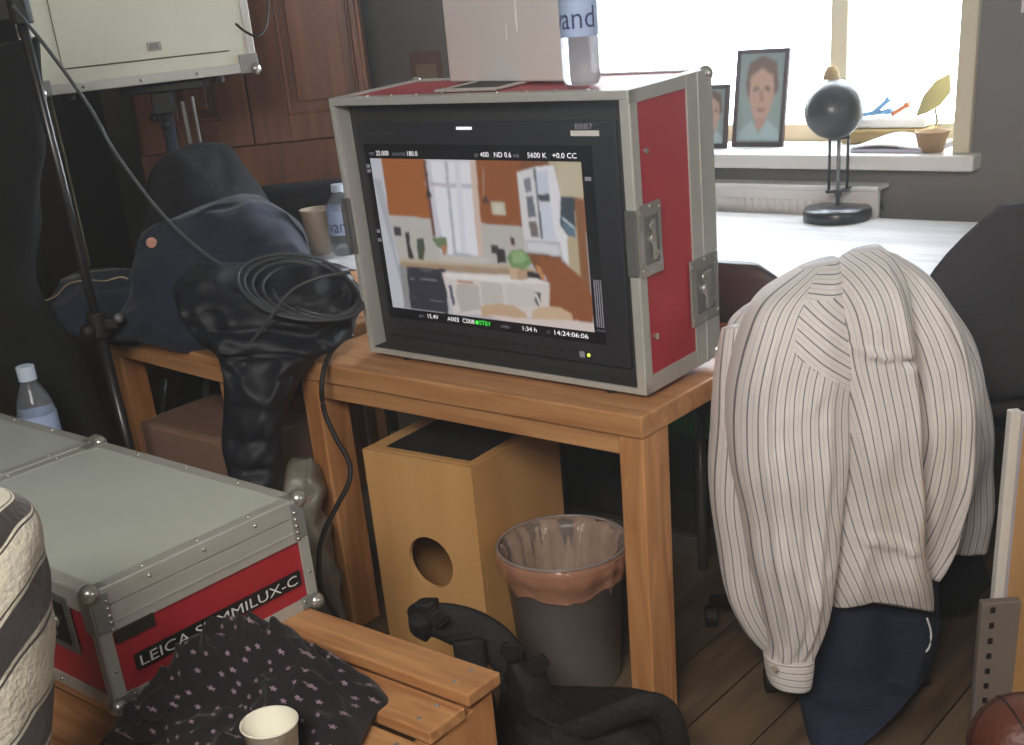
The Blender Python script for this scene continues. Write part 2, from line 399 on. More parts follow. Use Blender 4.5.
struct(rbox(-3.2, 4.2, -5.3, -5.2, 0, 2.6, 'wall_front', wallm))
# window: frame, middle post, sill and panes
win = bpy.data.objects.new('window_1', None); C.objects.link(win); win.location = TO; win.rotation_euler.z = YAW; struct(win)
mb = MB(); a0 = 1.93
mb.box(W0, W0 + .06, a0, a0 + .06, WZ0, WZ1); mb.box(W1 - .06, W1, a0, a0 + .06, WZ0, WZ1)
mb.box(W0, W1, a0, a0 + .06, WZ0, WZ0 + .05); mb.box(W0, W1, a0, a0 + .06, WZ1 - .05, WZ1); mb.box(.385, .44, a0, a0 + .06, WZ0, WZ1)
mb.build('window_frame', cream, win, bevel=.004)
mb = MB(); mb.box(W0 - .01, W0 + .03, 1.70, a0, WZ0, WZ1); mb.box(W1 - .035, W1 + .012, 1.70, a0, WZ0, WZ1); mb.box(W0 - .01, W1 + .012, 1.70, a0, WZ1 - .02, WZ1 + .03)
mb.build('reveal_lining', cream, win, bevel=.004)
mb = MB(); mb.box(W0 - .04, W1 + .04, 1.66, 2.0, WZ0 - .042, WZ0); mb.build('window_sill', white, win, bevel=.006)
mb = MB(); mb.box(W0 + .06, .385, a0 + .028, a0 + .032, WZ0 + .05, WZ1 - .05); mb.box(.44, W1 - .06, a0 + .028, a0 + .032, WZ0 + .05, WZ1 - .05)
glass = mat('window_glass', (250, 252, 255), 0, 0, 0, 5, trans=1); glass.node_tree.nodes['Principled BSDF'].inputs['IOR'].default_value = 1.02
mb.build('window_pane', glass, win)

# ------------------------------------------------------------------ table with the monitor
def leg(mb, x0, x1, y0, y1, z1): mb.box(x0, x1, y0, y1, 0, z1); return mb
TW, TD, TZ = .955, .62, .7013
t = thing('wooden_table', 'low varnished pine table carrying the flight cased monitor', 'table', TO, YAW)
o = MB().box(0, TW, 0, TD, TZ - .045, TZ).build('tabletop', pine_x, t, bevel=.004)
for (x, y) in ((0.004, 0.006), (TW - .059, .006), (.004, TD - .096), (TW - .059, TD - .096)):
    MB().box(x, x + .055, y, y + .09, 0, TZ - .045).build('leg', pine_z, t, bevel=.004)
MB().box(.06, TW - .06, .008, .032, TZ - .085, TZ - .046).build('apron', pine_x, t, bevel=.002)
MB().box(.06, TW - .06, TD - .032, TD - .008, TZ - .085, TZ - .046).build('apron', pine_x, t, bevel=.002)

# second table at the left, coats on it
P2 = at(99, 330, z=.70)
T2 = Vector((P2.x, P2.y, 0)); Y2 = math.radians(-47); T2W = .64
t = thing('wooden_table', 'pine table on the left buried under coats', 'table', T2, Y2)
MB().box(0, T2W, 0, .8, .66, .70).build('tabletop', pine_x, t, bevel=.005)
for (x, y) in ((.004, .0), (T2W - .09, 0), (.004, .71), (T2W - .09, .71)):
    MB().box(x, x + .07, y + .004, y + .074, 0, .659).build('leg', pine_z, t, bevel=.004)
MB().box(-.012, T2W, -.012, .018, .645, .682).build('edge_board', pine_x, t, bevel=.003)

# ------------------------------------------------------------------ monitor flight case
MW, MD, MH = .755, .262, .5455
MO = Vector((-.241, 2.6981, .7113)); MY = math.radians(-42.99); MRX = math.radians(1.92)
t = mon = thing('monitor_flight_case', 'red flight case standing open on the pine table with a lit video monitor inside', 'monitor', MO, MY, rx=MRX)
th = .011
mb = MB(); mb.box(th, MW - th, 0.004, MD, MH - th, MH - .002).box(th, MW - th, .004, MD, .002, th).box(.002, th, .004, MD, .002, MH - .002).box(MW - th, MW - .002, .004, MD, .002, MH - .002).box(.002, MW - .002, MD - .01, MD, .002, MH - .002)
mb.build('case_shell', redlam, t)
e = .008
mb = MB()
mb.box(0, MW, -.002, .006, 0, .0115).box(0, MW, -.002, .006, MH - .014, MH).box(0, .0125, -.002, .006, .009, MH - .014).box(MW - .02, MW, -.002, .006, .009, MH - .014)
mb.build('front_trim', alu2, t, bevel=.0015)
mb = MB()  # corner extrusions round the sides
for x in (0, MW - .026): mb.box(x, x + .026, -.001, MD, MH - .002, MH + .001)
mb.box(0, MW, MD - .026, MD + .001, MH - .002, MH + .0012); mb.box(0, MW, 0, .026, MH - .002, MH + .0012)
mb.box(MW - .002, MW + .0012, 0, .022, 0, MH); mb.box(MW - .002, MW + .002, MD - .085, MD + .001, 0, MH); mb.box(MW - .002, MW + .0012, 0, MD, 0, .034); mb.box(MW - .002, MW + .0012, 0, MD, MH - .022, MH)
mb.box(MW, MW + .004, MD - .05, MD - .042, 0, MH)
mb.box(-.0012, .002, 0, .022, 0, MH); mb.box(-.0012, .002, MD - .06, MD + .001, 0, MH); mb.box(-.0012, .002, 0, MD, 0, .034)
mb.build('edge_extrusion', alu, t, bevel=.0008)
mb = MB()  # lining of the open mouth and monitor front
mb.box(.009, .013, .006, .042, .009, MH - .014).build('side_lining', alu2, t); MB().box(MW - .024, MW - .02, .006, .042, .009, MH - .014).build('side_lining', alu2, t)
mb = MB(); mb.box(.013, MW - .024, .024, .06, .009, MH - .014); mb.build('front_panel', foam, t)
MB().box(.013, MW - .024, .004, .042, .009, .0135).build('bottom_lining', foam, t)
BX0, BX1, BZ0, BZ1 = .03, MW - .055, .034, .492
mb = MB(); mb.box(BX0, BX1, .016, .028, BZ0, BZ1); mb.build('monitor_bezel', bezel, t, bevel=.003)
mb = MB(); mb.box(.05, .645, .0145, .017, .078, .450); mb.build('screen_border', glassb, t)
# picture on the screen: a kitchen
SX0, SX1, SZ0, SZ1 = .0645, .620, .101, .4215
q = [(48, 35), (878, 42), (920, 705), (135, 615)]
def homog(src):
    A, B = [], []
    for (x, y), (X, Y_) in zip(src, [(0, 0), (1, 0), (1, 1), (0, 1)]):
        A.append([x, y, 1, 0, 0, 0, -x * X, -y * X]); B.append(X); A.append([0, 0, 0, x, y, 1, -x * Y_, -y * Y_]); B.append(Y_)
    h = np.append(np.linalg.solve(np.array(A, float), np.array(B, float)), 1).reshape(3, 3)
    return lambda p: tuple((h @ np.array([p[0], p[1], 1]))[:2] / (h @ np.array([p[0], p[1], 1]))[2])
Hm = homog(q)
def R(x0, y0, x1, y1, sl=0): return [(x0, y0), (x1, y0 + sl), (x1, y1 + sl), (x0, y1)]
K = [
 ((176, 96, 38), [(40, 30), (940, 30), (940, 320), (40, 260)]),
 ((160, 84, 36), [(460, 30), (640, 30), (660, 300), (485, 295)]),
 ((196, 190, 184), [(110, 255), (660, 300), (660, 480), (140, 450)]),
 ((205, 206, 214), [(45, 30), (90, 30), (128, 300), (208, 625), (133, 618)]),
 ((178, 180, 192), [(62, 115), (92, 120), (150, 420), (205, 622), (190, 622), (130, 380)]),
 ((150, 148, 150), [(160, 440), (195, 450), (208, 622), (180, 620)]),
 ((214, 210, 222), [(258, 36), (462, 38), (485, 415), (325, 410), (290, 300)]),
 ((238, 238, 246), [(285, 45), (440, 45), (462, 300), (470, 410), (345, 405), (310, 250)]),
 ((190, 188, 205), [(340, 45), (352, 45), (385, 405), (374, 405)]),
 ((200, 194, 208), [(262, 125), (455, 135), (455, 150), (265, 142)]),
 ((226, 224, 238), [(380, 45), (400, 45), (425, 400), (405, 400)]),
 ((120, 72, 62), [(256, 40), (268, 40), (305, 340), (292, 340)]),
 ((222, 192, 176), [(440, 40), (464, 40), (490, 410), (470, 410), (455, 250)]),
 ((52, 46, 50), [(275, 145), (292, 185), (266, 188)]), ((90, 70, 60), R(272, 90, 276, 150)),
 ((60, 54, 60), [(500, 175), (518, 205), (488, 207)]), ((190, 160, 130), R(492, 70, 496, 178)),
 ((198, 186, 160), [(521, 198), (575, 200), (580, 256), (528, 254)]), ((216, 208, 188), [(530, 207), (568, 209), (572, 248), (536, 246)]),
 ((60, 56, 66), [(138, 300), (166, 302), (170, 340), (143, 338)]),
 ((58, 54, 60), [(520, 370), (548, 372), (550, 405), (524, 404)]), ((96, 66, 60), [(594, 338), (612, 340), (616, 370), (597, 368)]),
 ((136, 76, 40), [(640, 30), (770, 30), (800, 500), (700, 480), (655, 390)]),
 ((196, 176, 140), [(750, 40), (880, 42), (905, 560), (830, 470), (800, 260)]),
 ((208, 192, 160), [(780, 42), (876, 42), (886, 180), (790, 180)]),
 ((150, 92, 52), [(850, 180), (884, 190), (914, 660), (890, 560), (868, 480)]),
 ((158, 84, 40), [(700, 410), (800, 430), (868, 490), (912, 560), (918, 680), (740, 640), (740, 510)]),
 ((226, 222, 224), [(626, 85), (700, 62), (760, 60), (790, 200), (800, 415), (655, 395), (640, 240)]),
 ((236, 234, 238), [(700, 62), (770, 56), (815, 260), (825, 450), (800, 415), (790, 380)]),
 ((130, 132, 146), [(652, 112), (676, 104), (684, 160), (658, 165)]), ((112, 116, 130), [(660, 180), (686, 176), (700, 260), (668, 262)]),
 ((120, 112, 108), [(668, 275), (700, 275), (708, 340), (678, 338)]), ((206, 214, 232), [(700, 80), (745, 76), (754, 165), (708, 168)]),
 ((74, 80, 92), [(708, 172), (752, 168), (756, 200), (712, 200)]), ((214, 220, 236), [(712, 205), (756, 205), (772, 345), (722, 345)]),
 ((100, 104, 112), [(690, 70), (698, 68), (725, 345), (715, 345)]),
 ((190, 192, 198), [(655, 350), (790, 358), (798, 412), (660, 398)]), ((222, 222, 226), [(662, 358), (785, 368), (790, 404), (668, 392)]),
 ((56, 72, 84), [(795, 180), (850, 182), (852, 336), (820, 330), (792, 290)]), ((90, 124, 146), [(796, 280), (850, 300), (852, 338), (824, 332)]), ((205, 216, 226), [(800, 256), (848, 296), (848, 305), (800, 268)]),
 ((56, 50, 50), [(182, 325), (200, 322), (205, 380), (220, 425), (198, 428)]), ((70, 82, 60), [(228, 350), (256, 345), (262, 385), (256, 430), (236, 428)]),
 ((110, 132, 88), [(288, 345), (345, 340), (350, 370), (338, 392), (310, 380)]), ((190, 128, 88), [(325, 375), (350, 372), (348, 408), (332, 408)]),
 ((200, 180, 150), [(160, 425), (690, 455), (690, 475), (165, 445)]), ((176, 146, 116), [(165, 440), (700, 468), (720, 500), (172, 460)]),
 ((176, 188, 206), [(370, 402), (440, 404), (436, 416), (372, 414)]), ((210, 200, 192), [(320, 412), (512, 420), (508, 446), (320, 438)]),
 ((44, 46, 58), [(188, 458), (340, 466), (352, 640), (205, 622)]), ((150, 150, 160), [(202, 502), (305, 508), (305, 511), (202, 505)]), ((120, 120, 132), [(212, 576), (330, 590), (330, 593), (212, 579)]), ((110, 110, 120), [(196, 468), (330, 474), (330, 476), (196, 470)]),
 ((48, 42, 46), [(540, 400), (552, 384), (575, 388), (580, 440), (545, 440)]), ((40, 40, 46), [(650, 470), (720, 480), (728, 512), (660, 500)]),
 ((214, 140, 80), [(694, 450), (712, 452), (735, 512), (720, 510)]),
 ((226, 214, 208), [(326, 478), (600, 486), (748, 516), (745, 612), (720, 650), (370, 640), (340, 530)]),
 ((240, 234, 230), [(330, 480), (700, 500), (746, 518), (560, 515), (345, 500)]),
 ((190, 120, 76), [(385, 508), (450, 514), (450, 520), (388, 516)]), ((198, 186, 178), [(385, 522), (470, 526), (480, 620), (400, 632), (380, 560)]),
 ((76, 90, 120), [(352, 528), (364, 526), (378, 600), (368, 610)]), ((205, 196, 190), [(476, 512), (560, 520), (568, 605), (484, 600)]), ((214, 206, 200), [(578, 522), (686, 535), (690, 610), (582, 604)]),
 ((66, 66, 74), [(690, 550), (712, 552), (712, 604), (700, 606), (690, 590)]), ((236, 230, 226), [(690, 560), (696, 556), (714, 600), (708, 606)]),
 ((212, 172, 136), [(480, 606), (540, 598), (610, 606), (655, 635), (660, 665), (480, 650)]), ((220, 184, 146), [(676, 625), (720, 606), (790, 612), (832, 634), (838, 665), (680, 665)]),
 ((196, 158, 122), [(585, 455), (660, 462), (664, 506), (596, 502)]), ((214, 180, 146), [(590, 458), (620, 460), (622, 504), (598, 502)]),
 ((120, 158, 98), [(580, 420), (600, 392), (640, 385), (668, 410), (680, 440), (650, 465), (600, 458)]), ((150, 186, 124), [(600, 400), (640, 392), (660, 420), (640, 440), (605, 436)]),
 ((232, 214, 206), [(500, 640), (660, 655), (850, 660), (920, 670), (925, 712), (600, 680)]),
]
mute = lambda c: tuple(.84 * k + .16 * (sum(c) / 3 * .7 + 40) for k in c)
polys = [(mute(rgb), [Hm(p) for p in pts]) for rgb, pts in K]
raster('screen_picture', vcol('screen_picture_light', .74, .3), polys, 260, 150, SX1 - SX0, SZ1 - SZ0, lambda x, z: (SX0 + x, .0138, SZ0 + z), t, 2, (190, 190, 200))
tr = (PI / 2, 0, 0); ty = .0136
def st(body, x0, x1, z, h=.0095, m=wht_em): return text(body, x1 - x0, h, m, t, (x0, ty, z), tr, 'screen_readout')
zt = .4275
st('FPS', .0655, .080, zt, .006, dim_em); st('25.000', .085, .122, zt); st('SHUTTER', .134, .172, zt, .006, dim_em); st('180.0', .177, .206, zt)
st('EI', .362, .370, zt, .006, dim_em); st('400', .376, .398, zt); st('ND 0.6', .412, .455, zt); st('WB', .459, .474, zt, .006, dim_em); st('5600 K', .495, .541, zt); st('+0.0 CC', .555, .611, zt)
zb = .086
st('BAT', .145, .160, zb, .006, dim_em); st('15.4V', .170, .202, zb); st('A003  C008', .228, .306, zb); st('STBY', .320, .352, zb, m=grn_em)
MB().cyl((.313, ty, zb + .0042), (.313, ty + .001, zb + .0042), .0042).build('record_lamp', grn_em, t)
st('CARD', .378, .402, zb, .006, dim_em); st('1:34 h', .438, .474, zb); st('TC', .500, .510, zb, .006, dim_em); st('14:24:06:06', .520, .604, zb)
for i in range(4): MB().box(.627 + i * .005, .6295 + i * .005, ty, ty + .0006, .112, .205).build('level_meter', dim_em, t)
st('1234', .627, .646, .1035, .005, dim_em)
for (x, z, w) in ((.0535, .402, .010), (.0535, .392, .010), (.0535, .265, .010), (.0535, .246, .010), (.629, .388, .014)): MB().box(x - .003, x - .003 + w, ty, ty + .0006, z, z + .007).build('menu_icon', dim_em, t)
MB().box(.3195, .3605, .0155, .0165, .478, .4835).build('tally_bar', wht_em, t)
MB().box(.600, .664, .0155, .0165, .4665, .4760).build('sticker', white, t);
text('8887', .040, .010, mat('faint_ink', (170, 170, 175), .5), t, (.611, .0152, .478), tr, 'badge')
text('MULTI FORMAT', .072, .0065, mat('worn_print', (96, 96, 100), .5), t, (.072, .0152, .468), tr, 'badge')
for i in range(16): MB().box(.09 + i * .031, .104 + i * .031, .0145, .0165, .052, .058).build('control_button', blackp, t)
MB().cyl((.600, .0145, .052), (.600, .0165, .052), .0035).build('power_lamp', led_em, t)
MB().box(.578, .590, .0145, .0165, .046, .058).build('menu_icon', dim_em, t)
for o in [c for c in C.objects if c.parent == mon and c.name.split('.')[0] in ('front_panel', 'monitor_bezel', 'screen_border', 'screen_picture', 'screen_readout', 'record_lamp', 'level_meter', 'menu_icon', 'tally_bar', 'sticker', 'badge', 'control_button', 'power_lamp')]: o.location.y += .016
# side latches on the right flank
def latch(parent, x, y0, y1, z0, z1, sgn, name='butterfly_latch'):
    mb = MB(); yc, zc = (y0 + y1) / 2, (z0 + z1) / 2
    xa, xb = sorted((x, x + sgn * .004)); mb.box(xa, xb, y0, y1, z0, z1)
    p = mb.build(name, chrome, parent, bevel=.0018)
    mb = MB(); w = (y1 - y0) * .32; h = (z1 - z0) * .33; xa, xb = sorted((x + sgn * .003, x + sgn * .0055)); mb.box(xa, xb, yc - w, yc + w, zc - h, zc + h); mb.build('latch_dish', chrome_dark, p)
    mb = MB(); mb.cyl((x + sgn * .005, yc, zc), (x + sgn * .010, yc, zc), w * .45).box(*sorted((x + sgn * .008, x + sgn * .0115)), yc - w * .25, yc + w * .25, zc - h * .85, zc + h * .85).cyl((x + sgn * .008, yc - w * .3, zc + h * .6), (x + sgn * .0115, yc - w * .3, zc + h * .6), w * .3).cyl((x + sgn * .008, yc + w * .3, zc - h * .6), (x + sgn * .0115, yc + w * .3, zc - h * .6), w * .3)
    mb.build('latch_wing', chrome, p, bevel=.001)
    copies('rivet', chrome, p, [(x + sgn * .0045, y0 + (y1 - y0) * a, z0 + (z1 - z0) * b) for (a, b) in ((.06, .1), (.06, .9), (.94, .1), (.94, .9), (.5, .05), (.5, .95))], .0035, (.5, 1, 1))
    return p
latch(t, MW + .0012, .002, .072, .222, .352, 1)
latch(t, MW + .002, .158, .258, .085, .215, 1)
latch(t, -.0012, .0, .070, .222, .352, -1)
mb = MB(); mb.box(-.004, .016, -.010, -.001, .225, .345).box(-.006, .002, -.012, .02, .24, .33); mb.build('catch_plate', chrome_dark, t, bevel=.002)
mb = MB(); mb.box(MW - .02, MW + .003, -.008, -.001, .228, .346); mb.build('catch_plate', chrome_dark, t, bevel=.002)
copies('ball_corner', chrome, t, [(x, y - .006, z) for x, y, z in ((MW - .002, .262, .012), (MW - .006, .26, MH - .008), (.006, MD, MH - .008), (.006, MD, .006))], .015)
copies('rivet', chrome, t, [(.10 + i * .07, .014, MH + .0015) for i in range(9)], .003)
mb = MB(); mb.box(.27, .40, .06, .2, MH - .001, MH + .003); mb.build('top_handle_dish', foam, t, bevel=.001)
mb = MB(); mb.box(.255, .27, .055, .205, MH, MH + .004).box(.40, .415, .055, .205, MH, MH + .004).box(.255, .415, .05, .065, MH, MH + .005).box(.255, .415, .2, .212, MH, MH + .004); mb.build('handle_frame', alu2, t, bevel=.001)
for fx, fy, fz in ((.66, .02, -.010), (.10, .02, -.010), (.66, .23, -.018), (.10, .23, -.018)): MB().cyl((fx, fy, fz), (fx, fy, 0), .012).build('foot', rubber, t)
MB().cyl((MW - .001, .040, .105), (MW + .004, .040, .105), .006).cyl((MW - .001, .040, .44), (MW + .004, .040, .44), .005).build('side_screw', chrome, t)

def bottle(label, loc, r, h, rz, group=None, letters='vand', lw=.055, lh=.03, zl=.42, body=water):
    b = thing('water_bottle', label, 'bottle', loc, rz, group)
    pr = [(0, 0), (r * .85, 0), (r, .01), (r, h * .28), (r * .94, h * .32), (r, h * .36), (r, h * .66), (r * .86, h * .75), (r * .5, h * .86), (r * .40, h * .89), (r * .40, h * .93), (0, h * .93)]
    MB().lathe(pr, 28).build('bottle_body', body, b, smooth=True)
    MB().lathe([(0, h * .90), (r * .47, h * .90), (r * .47, h), (r * .40, h * 1.005), (0, h * 1.005)], 24).build('bottle_cap', capm, b)
    MB().lathe([(r * 1.012, h * .3), (r * 1.014, h * .31), (r * 1.014, h * .64), (r * 1.012, h * .65)], 28).build('paper_label', labelm, b, smooth=True)
    if letters: text(letters, lw, lh, inkb, b, (-lw / 2 if False else 0, -r * 1.03, h * zl), (PI / 2, 0, 0), 'label_lettering', bend=r * 1.03)
    return b

# things on top of the case
top = lambda x, y: MO + Vector((math.cos(MY) * x - math.sin(MY) * y, math.sin(MY) * x + math.cos(MY) * y, MH + y * math.sin(MRX)))
p = top(.175, .178)
t = thing('grey_box', 'grey carton standing upright on top of the monitor case', 'box', p + Vector((0, 0, .002)), MY - math.radians(12))
MB().box(0, .375, -.01, .055, 0, .30).build('carton', mat('grey_card', (216, 209, 207), .8, 0, .05, 20), t, bevel=.004)
MB().box(.175, .225, -.0112, -.009, .175, .235).build('dark_sticker', mat('grey_sticker', (70, 62, 62), .7), t)
MB().box(.238, .241, -.0112, -.010, .09, .17).box(.205, .207, -.0112, -.010, .075, .105).build('scuff_mark', paper, t)
bp = top(.60, .06)
bottle('tall water bottle with a blue lettered label standing on top of the monitor case', bp + Vector((0, 0, .003)), .034, .27, math.radians(-28), lw=.088, lh=.036, zl=.35)

# ------------------------------------------------------------------ cajon, bin, backpack
cp = at(362.2, 448.5, z=.5095)
t = thing('cajon', 'honey coloured box drum with a round sound hole standing under the pine table', 'drum', (cp.x, cp.y, 0), math.radians(-37.8))
CW, CD, CH = .3097, .3447, .5095
# front board with a real hole
mb = MB(); hx, hz, hr = .163, .252, .064; z0c, z1c = .004, CH - .001
angs = sorted([2 * PI * k / 72 for k in range(72)] + [math.atan2(b - hz, a - hx) % (2 * PI) for a in (0, CW) for b in (z0c, z1c)])
outer, inner = [], []
for a in angs:
    dx, dz = math.cos(a), math.sin(a)
    r = min([(CW - hx) / dx if dx > 1e-6 else 1e9, hx / -dx if dx < -1e-6 else 1e9, (z1c - hz) / dz if dz > 1e-6 else 1e9, (hz - z0c) / -dz if dz < -1e-6 else 1e9])
    outer.append((hx + dx * r, hz + dz * r)); inner.append((hx + hr * dx, hz + hr * dz))
rows = [[Vector((x, 0, z)) for x, z in outer], [Vector((x, 0, z)) for x, z in inner], [Vector((x, .012, z)) for x, z in inner], [Vector((x, .012, z)) for x, z in outer]]
mb.grid(rows + [rows[0]], True); bmesh.ops.remove_doubles(mb.b, verts=mb.b.verts, dist=1e-5)
mb.build('front_board', birch, t)
MB().box(0, .012, .012, CD, .004, CH - .001).box(CW - .012, CW, .012, CD, .004, CH - .001).box(.012, CW - .012, CD - .01, CD, .004, CH - .012).box(.012, CW - .012, .012, CD - .01, .004, .016).build('side_board', birch, t, bevel=.002)
MB().box(.012, CW - .012, .012, CD - .01, CH - .014, CH).build('top_board', birch, t)
MB().box(.048, CW - .022, .03, CD - .03, CH, CH + .003).build('seat_pad', blackcl, t, bevel=.002)
for fx in (.03, CW - .03):
    for fy in (.03, CD - .03): MB().cyl((fx, fy, 0), (fx, fy, .006), .012).build('foot', rubber, t)

bc = at(562, 541, z=.335)
t = thing('waste_bin', 'smoky plastic waste bin with a pinkish clear bag folded over its rim, under the table', 'bin', (bc.x, bc.y, 0))
smoke = mat('smoky_plastic', (140, 130, 124), .3, 0, .08, 10, trans=.25)
rT, rB, hB = .138, .108, .325
MB().lathe([(0, 0), (rB, 0), (rB + .004, .01), (rT - .008, hB - .02), (rT, hB - .015), (rT + .004, hB), (rT - .002, hB), (rT - .01, hB - .02), (rB - .004, .014), (0, .014)], 48).build('bin_body', smoke, t, smooth=True)
bagm = mat('pinkish_film', (236, 160, 124), .15, 0, .3, 18, .6, alpha=.42, bscale=45)
def bag(prof, seg=90, amp=.006, droop=0, seed=1, skirt=False):
    rows = []
    for j, (r, z) in enumerate(prof):
        row = []
        for k in range(seg):
            a = 2 * PI * k / seg; w = noise.noise(Vector((math.cos(a) * 5, math.sin(a) * 5, j * .35 + seed)))
            w2 = noise.noise(Vector((math.cos(a) * 14, math.sin(a) * 14, j * .2 + seed)))
            if skirt:
                Ls = .034 + .030 * max(0, math.cos(a + PI / 2 + .1)) + .022 * (noise.noise(Vector((math.cos(a) * 2.6, math.sin(a) * 2.6, 7))) + .5); f_ = j / (len(prof) - 1)
                zz = hB + .006 - f_ * Ls; rr = rT + .003 + .010 * math.sin(PI * min(1, f_ * 1.3)) + amp * (w + w2) * f_ * 1.5
                row.append(Vector((rr * math.cos(a), rr * math.sin(a), zz))); continue
            rr = r + amp * (w + w2) ; zz = z - droop * j * .012 * (1.1 + 1.6 * noise.noise(Vector((math.cos(a) * 1.6, math.sin(a) * 1.6, seed)))) * (1 if j > 1 else 0)
            row.append(Vector((rr * math.cos(a), rr * math.sin(a), zz)))
        rows.append(row)
    return MB().grid(rows, True)
bag([(rT + .003, hB + .006), (rT + .009, hB + .002), (rT + .012, hB - .012), (rT + .014, hB - .022), (rT + .013, hB - .030), (rT + .015, hB - .04)], skirt=True, amp=.005).build('bag_skirt', bagm, t, smooth=True)
bagi = mat('clear_film', (226, 190, 164), .12, 0, .2, 25, .5, alpha=.42, bscale=50)
bag([(rT + .003, hB + .006), (rT - .012, hB - .01), (rT - .02, hB - .06), (rT - .04, hB - .13), (rT - .06, hB - .2), (.03, hB - .26), (.002, hB - .27)], amp=.016, seed=4).build('bag_inside', bagi, t, smooth=True)
MB().lathe([(rT + .004, hB + .004), (rT + .008, hB + .008), (rT + .004, hB + .011), (rT - .001, hB + .007), (rT + .004, hB + .004)], 60).build('bin_rim', mat('grey_rim', (150, 140, 138), .3), t, smooth=True)

# backpack
q0 = at(600, 742, Y=1.93)
t = thing('black_backpack', 'black backpack with buckled straps slumped on the floor before the table leg', 'backpack', (q0.x, q0.y, 0))
pack = mat('black_nylon', (13, 14, 15), .75, 0, .25, 40, .35)
loft(MB(), [(505, 662, 518, 654, 2.0, .02), (503, 676, 545, 672, 1.99, .04), (502, 694, 566, 700, 1.98, .06), (500, 716, 664, 704, 1.97, .08), (500, 745, 679, 722, 1.95, .10), (500, 800, 684, 770, 1.95, .12), (505, 850, 684, 820, 1.95, .12), (520, 880, 675, 860, 1.95, .10)], n=8, nz=.006, nscale=14, wr=.02, wrs=10, fold=(.008, 6, 3), uvs=False, pw=.8).build('pack_body', pack, t, smooth=True, world=True)
def strap(pts, wid, th, name, m=pack, parent=t, nrm=Vector((0, -1, .3)), n=8):
    D = dens([(p.x, p.y, p.z) for p in pts], n); D = [Vector(d) for d in D]; rows = []
    for i, p in enumerate(D):
        tan = (D[min(i + 1, len(D) - 1)] - D[max(i - 1, 0)]).normalized(); side = tan.cross(nrm).normalized(); nn = side.cross(tan).normalized()
        w = wid(i / (len(D) - 1)) if callable(wid) else wid
        rows.append([p + side * (w * math.cos(a)) * 1 + nn * th * math.sin(a) for a in [2 * PI * k / 14 for k in range(14)]])
    return MB().grid(rows, True, None, True).build(name, m, parent, smooth=True, world=True)
A = lambda x, y, Y: at(x, y, Y=Y)
strap([A(418, 618, 2.06), A(446, 622, 2.05), A(478, 634, 2.04), A(505, 655, 2.02), A(515, 690, 2.0), A(520, 740, 1.99)], lambda s: .026 + .016 * math.sin(PI * min(1, s * 1.3)), .011, 'shoulder_strap')
strap([A(468, 640, 2.0), A(476, 690, 1.98), A(492, 740, 1.96), A(500, 800, 1.94)], .03, .01, 'shoulder_strap')
strap([A(514, 668, 1.98), A(540, 690, 1.97), A(566, 712, 1.96), A(600, 728, 1.95)], .014, .004, 'webbing_strap')
strap([A(560, 738, 1.9), A(600, 722, 1.88), A(640, 706, 1.87), A(664, 712, 1.87), A(676, 745, 1.86), A(678, 790, 1.86)], .026, .012, 'hip_strap')
strap([A(500, 672, 1.97), A(506, 700, 1.96), A(512, 745, 1.95)], .006, .003, 'webbing_strap')
for (x, y, Y, r) in ((512, 650, 1.97, .3), (538, 664, 1.96, -.5), (437, 616, 2.02, .9)):
    p = A(x, y, Y) - t.location
    M = Matrix.Translation(p) @ Matrix.Rotation(r, 4, 'Y')
    MB().box(-.020, .020, -.008, .006, -.013, .013, M).box(-.012, .012, -.011, -.007, -.018, .018, M).build('buckle', rubber, t, bevel=.004)
loft(MB(), [(410, 608, 424, 600, 2.06, .008), (408, 616, 436, 600, 2.06, .018), (412, 632, 440, 612, 2.06, .020), (424, 640, 438, 630, 2.06, .01)], n=6, seg=28, nz=.008, nscale=40, uvs=False).build('strap_padding', pack, t, smooth=True, world=True)

# ------------------------------------------------------------------ slatted bench
BY = math.radians(-41.4); BO = at(500.5, 671.5, z=.44)
t = thing('slatted_bench', 'varnished pine slatted bench in the foreground under the silver flight cases', 'bench', (BO.x, BO.y, 0), BY)
pineb = wood('bench_pine', (202, 150, 100), (164, 110, 68), 0, scale=10)
BL = 2.5; dz = [0, .020, .036, .046, .052]; w = [.082, .085, .085, .085, .085]; y = 0; ylist = []
for i in range(5):
    z1 = .4395 - dz[i]; y0 = -y - w[i]
    MB().box(-BL, 0 - (.0 if i == 0 else .004), y0, -y, z1 - .024, z1).build('slat', pineb, t, bevel=.004)
    for xx in (-.045,):
        for f in (.25, .75): MB().cyl((xx, y0 + w[i] * f, z1 - .001), (xx, y0 + w[i] * f, z1 + .001), .0042, seg=12).build('screw_head', chrome, t)
    y += w[i] + (.004 if i == 0 else .012)
DB = y
for xx in (-.03, -BL + .03):
    MB().prism([(-.012, 0), (-.012, .405), (-.09, .392), (-DB, .35), (-DB, 0), (-DB + .07, 0), (-DB + .07, .28), (-.08, .31), (-.08, 0)], lambda a, b, X=xx: Vector((X - .02, a, b)), lambda a, b, X=xx: Vector((X + .018, a, b))).build('end_frame', pine_z, t, bevel=.002)
    MB().box(xx - .008, xx + .006, -DB + .06, -.07, .04, .315).build('end_panel', pineb, t)
MB().box(-BL + .05, -.05, -.05, -.026, .30, .39).build('rail', pineb, t, bevel=.002); MB().box(-BL + .05, -.05, -DB + .03, -DB + .054, .27, .345).build('rail', pineb, t, bevel=.002)

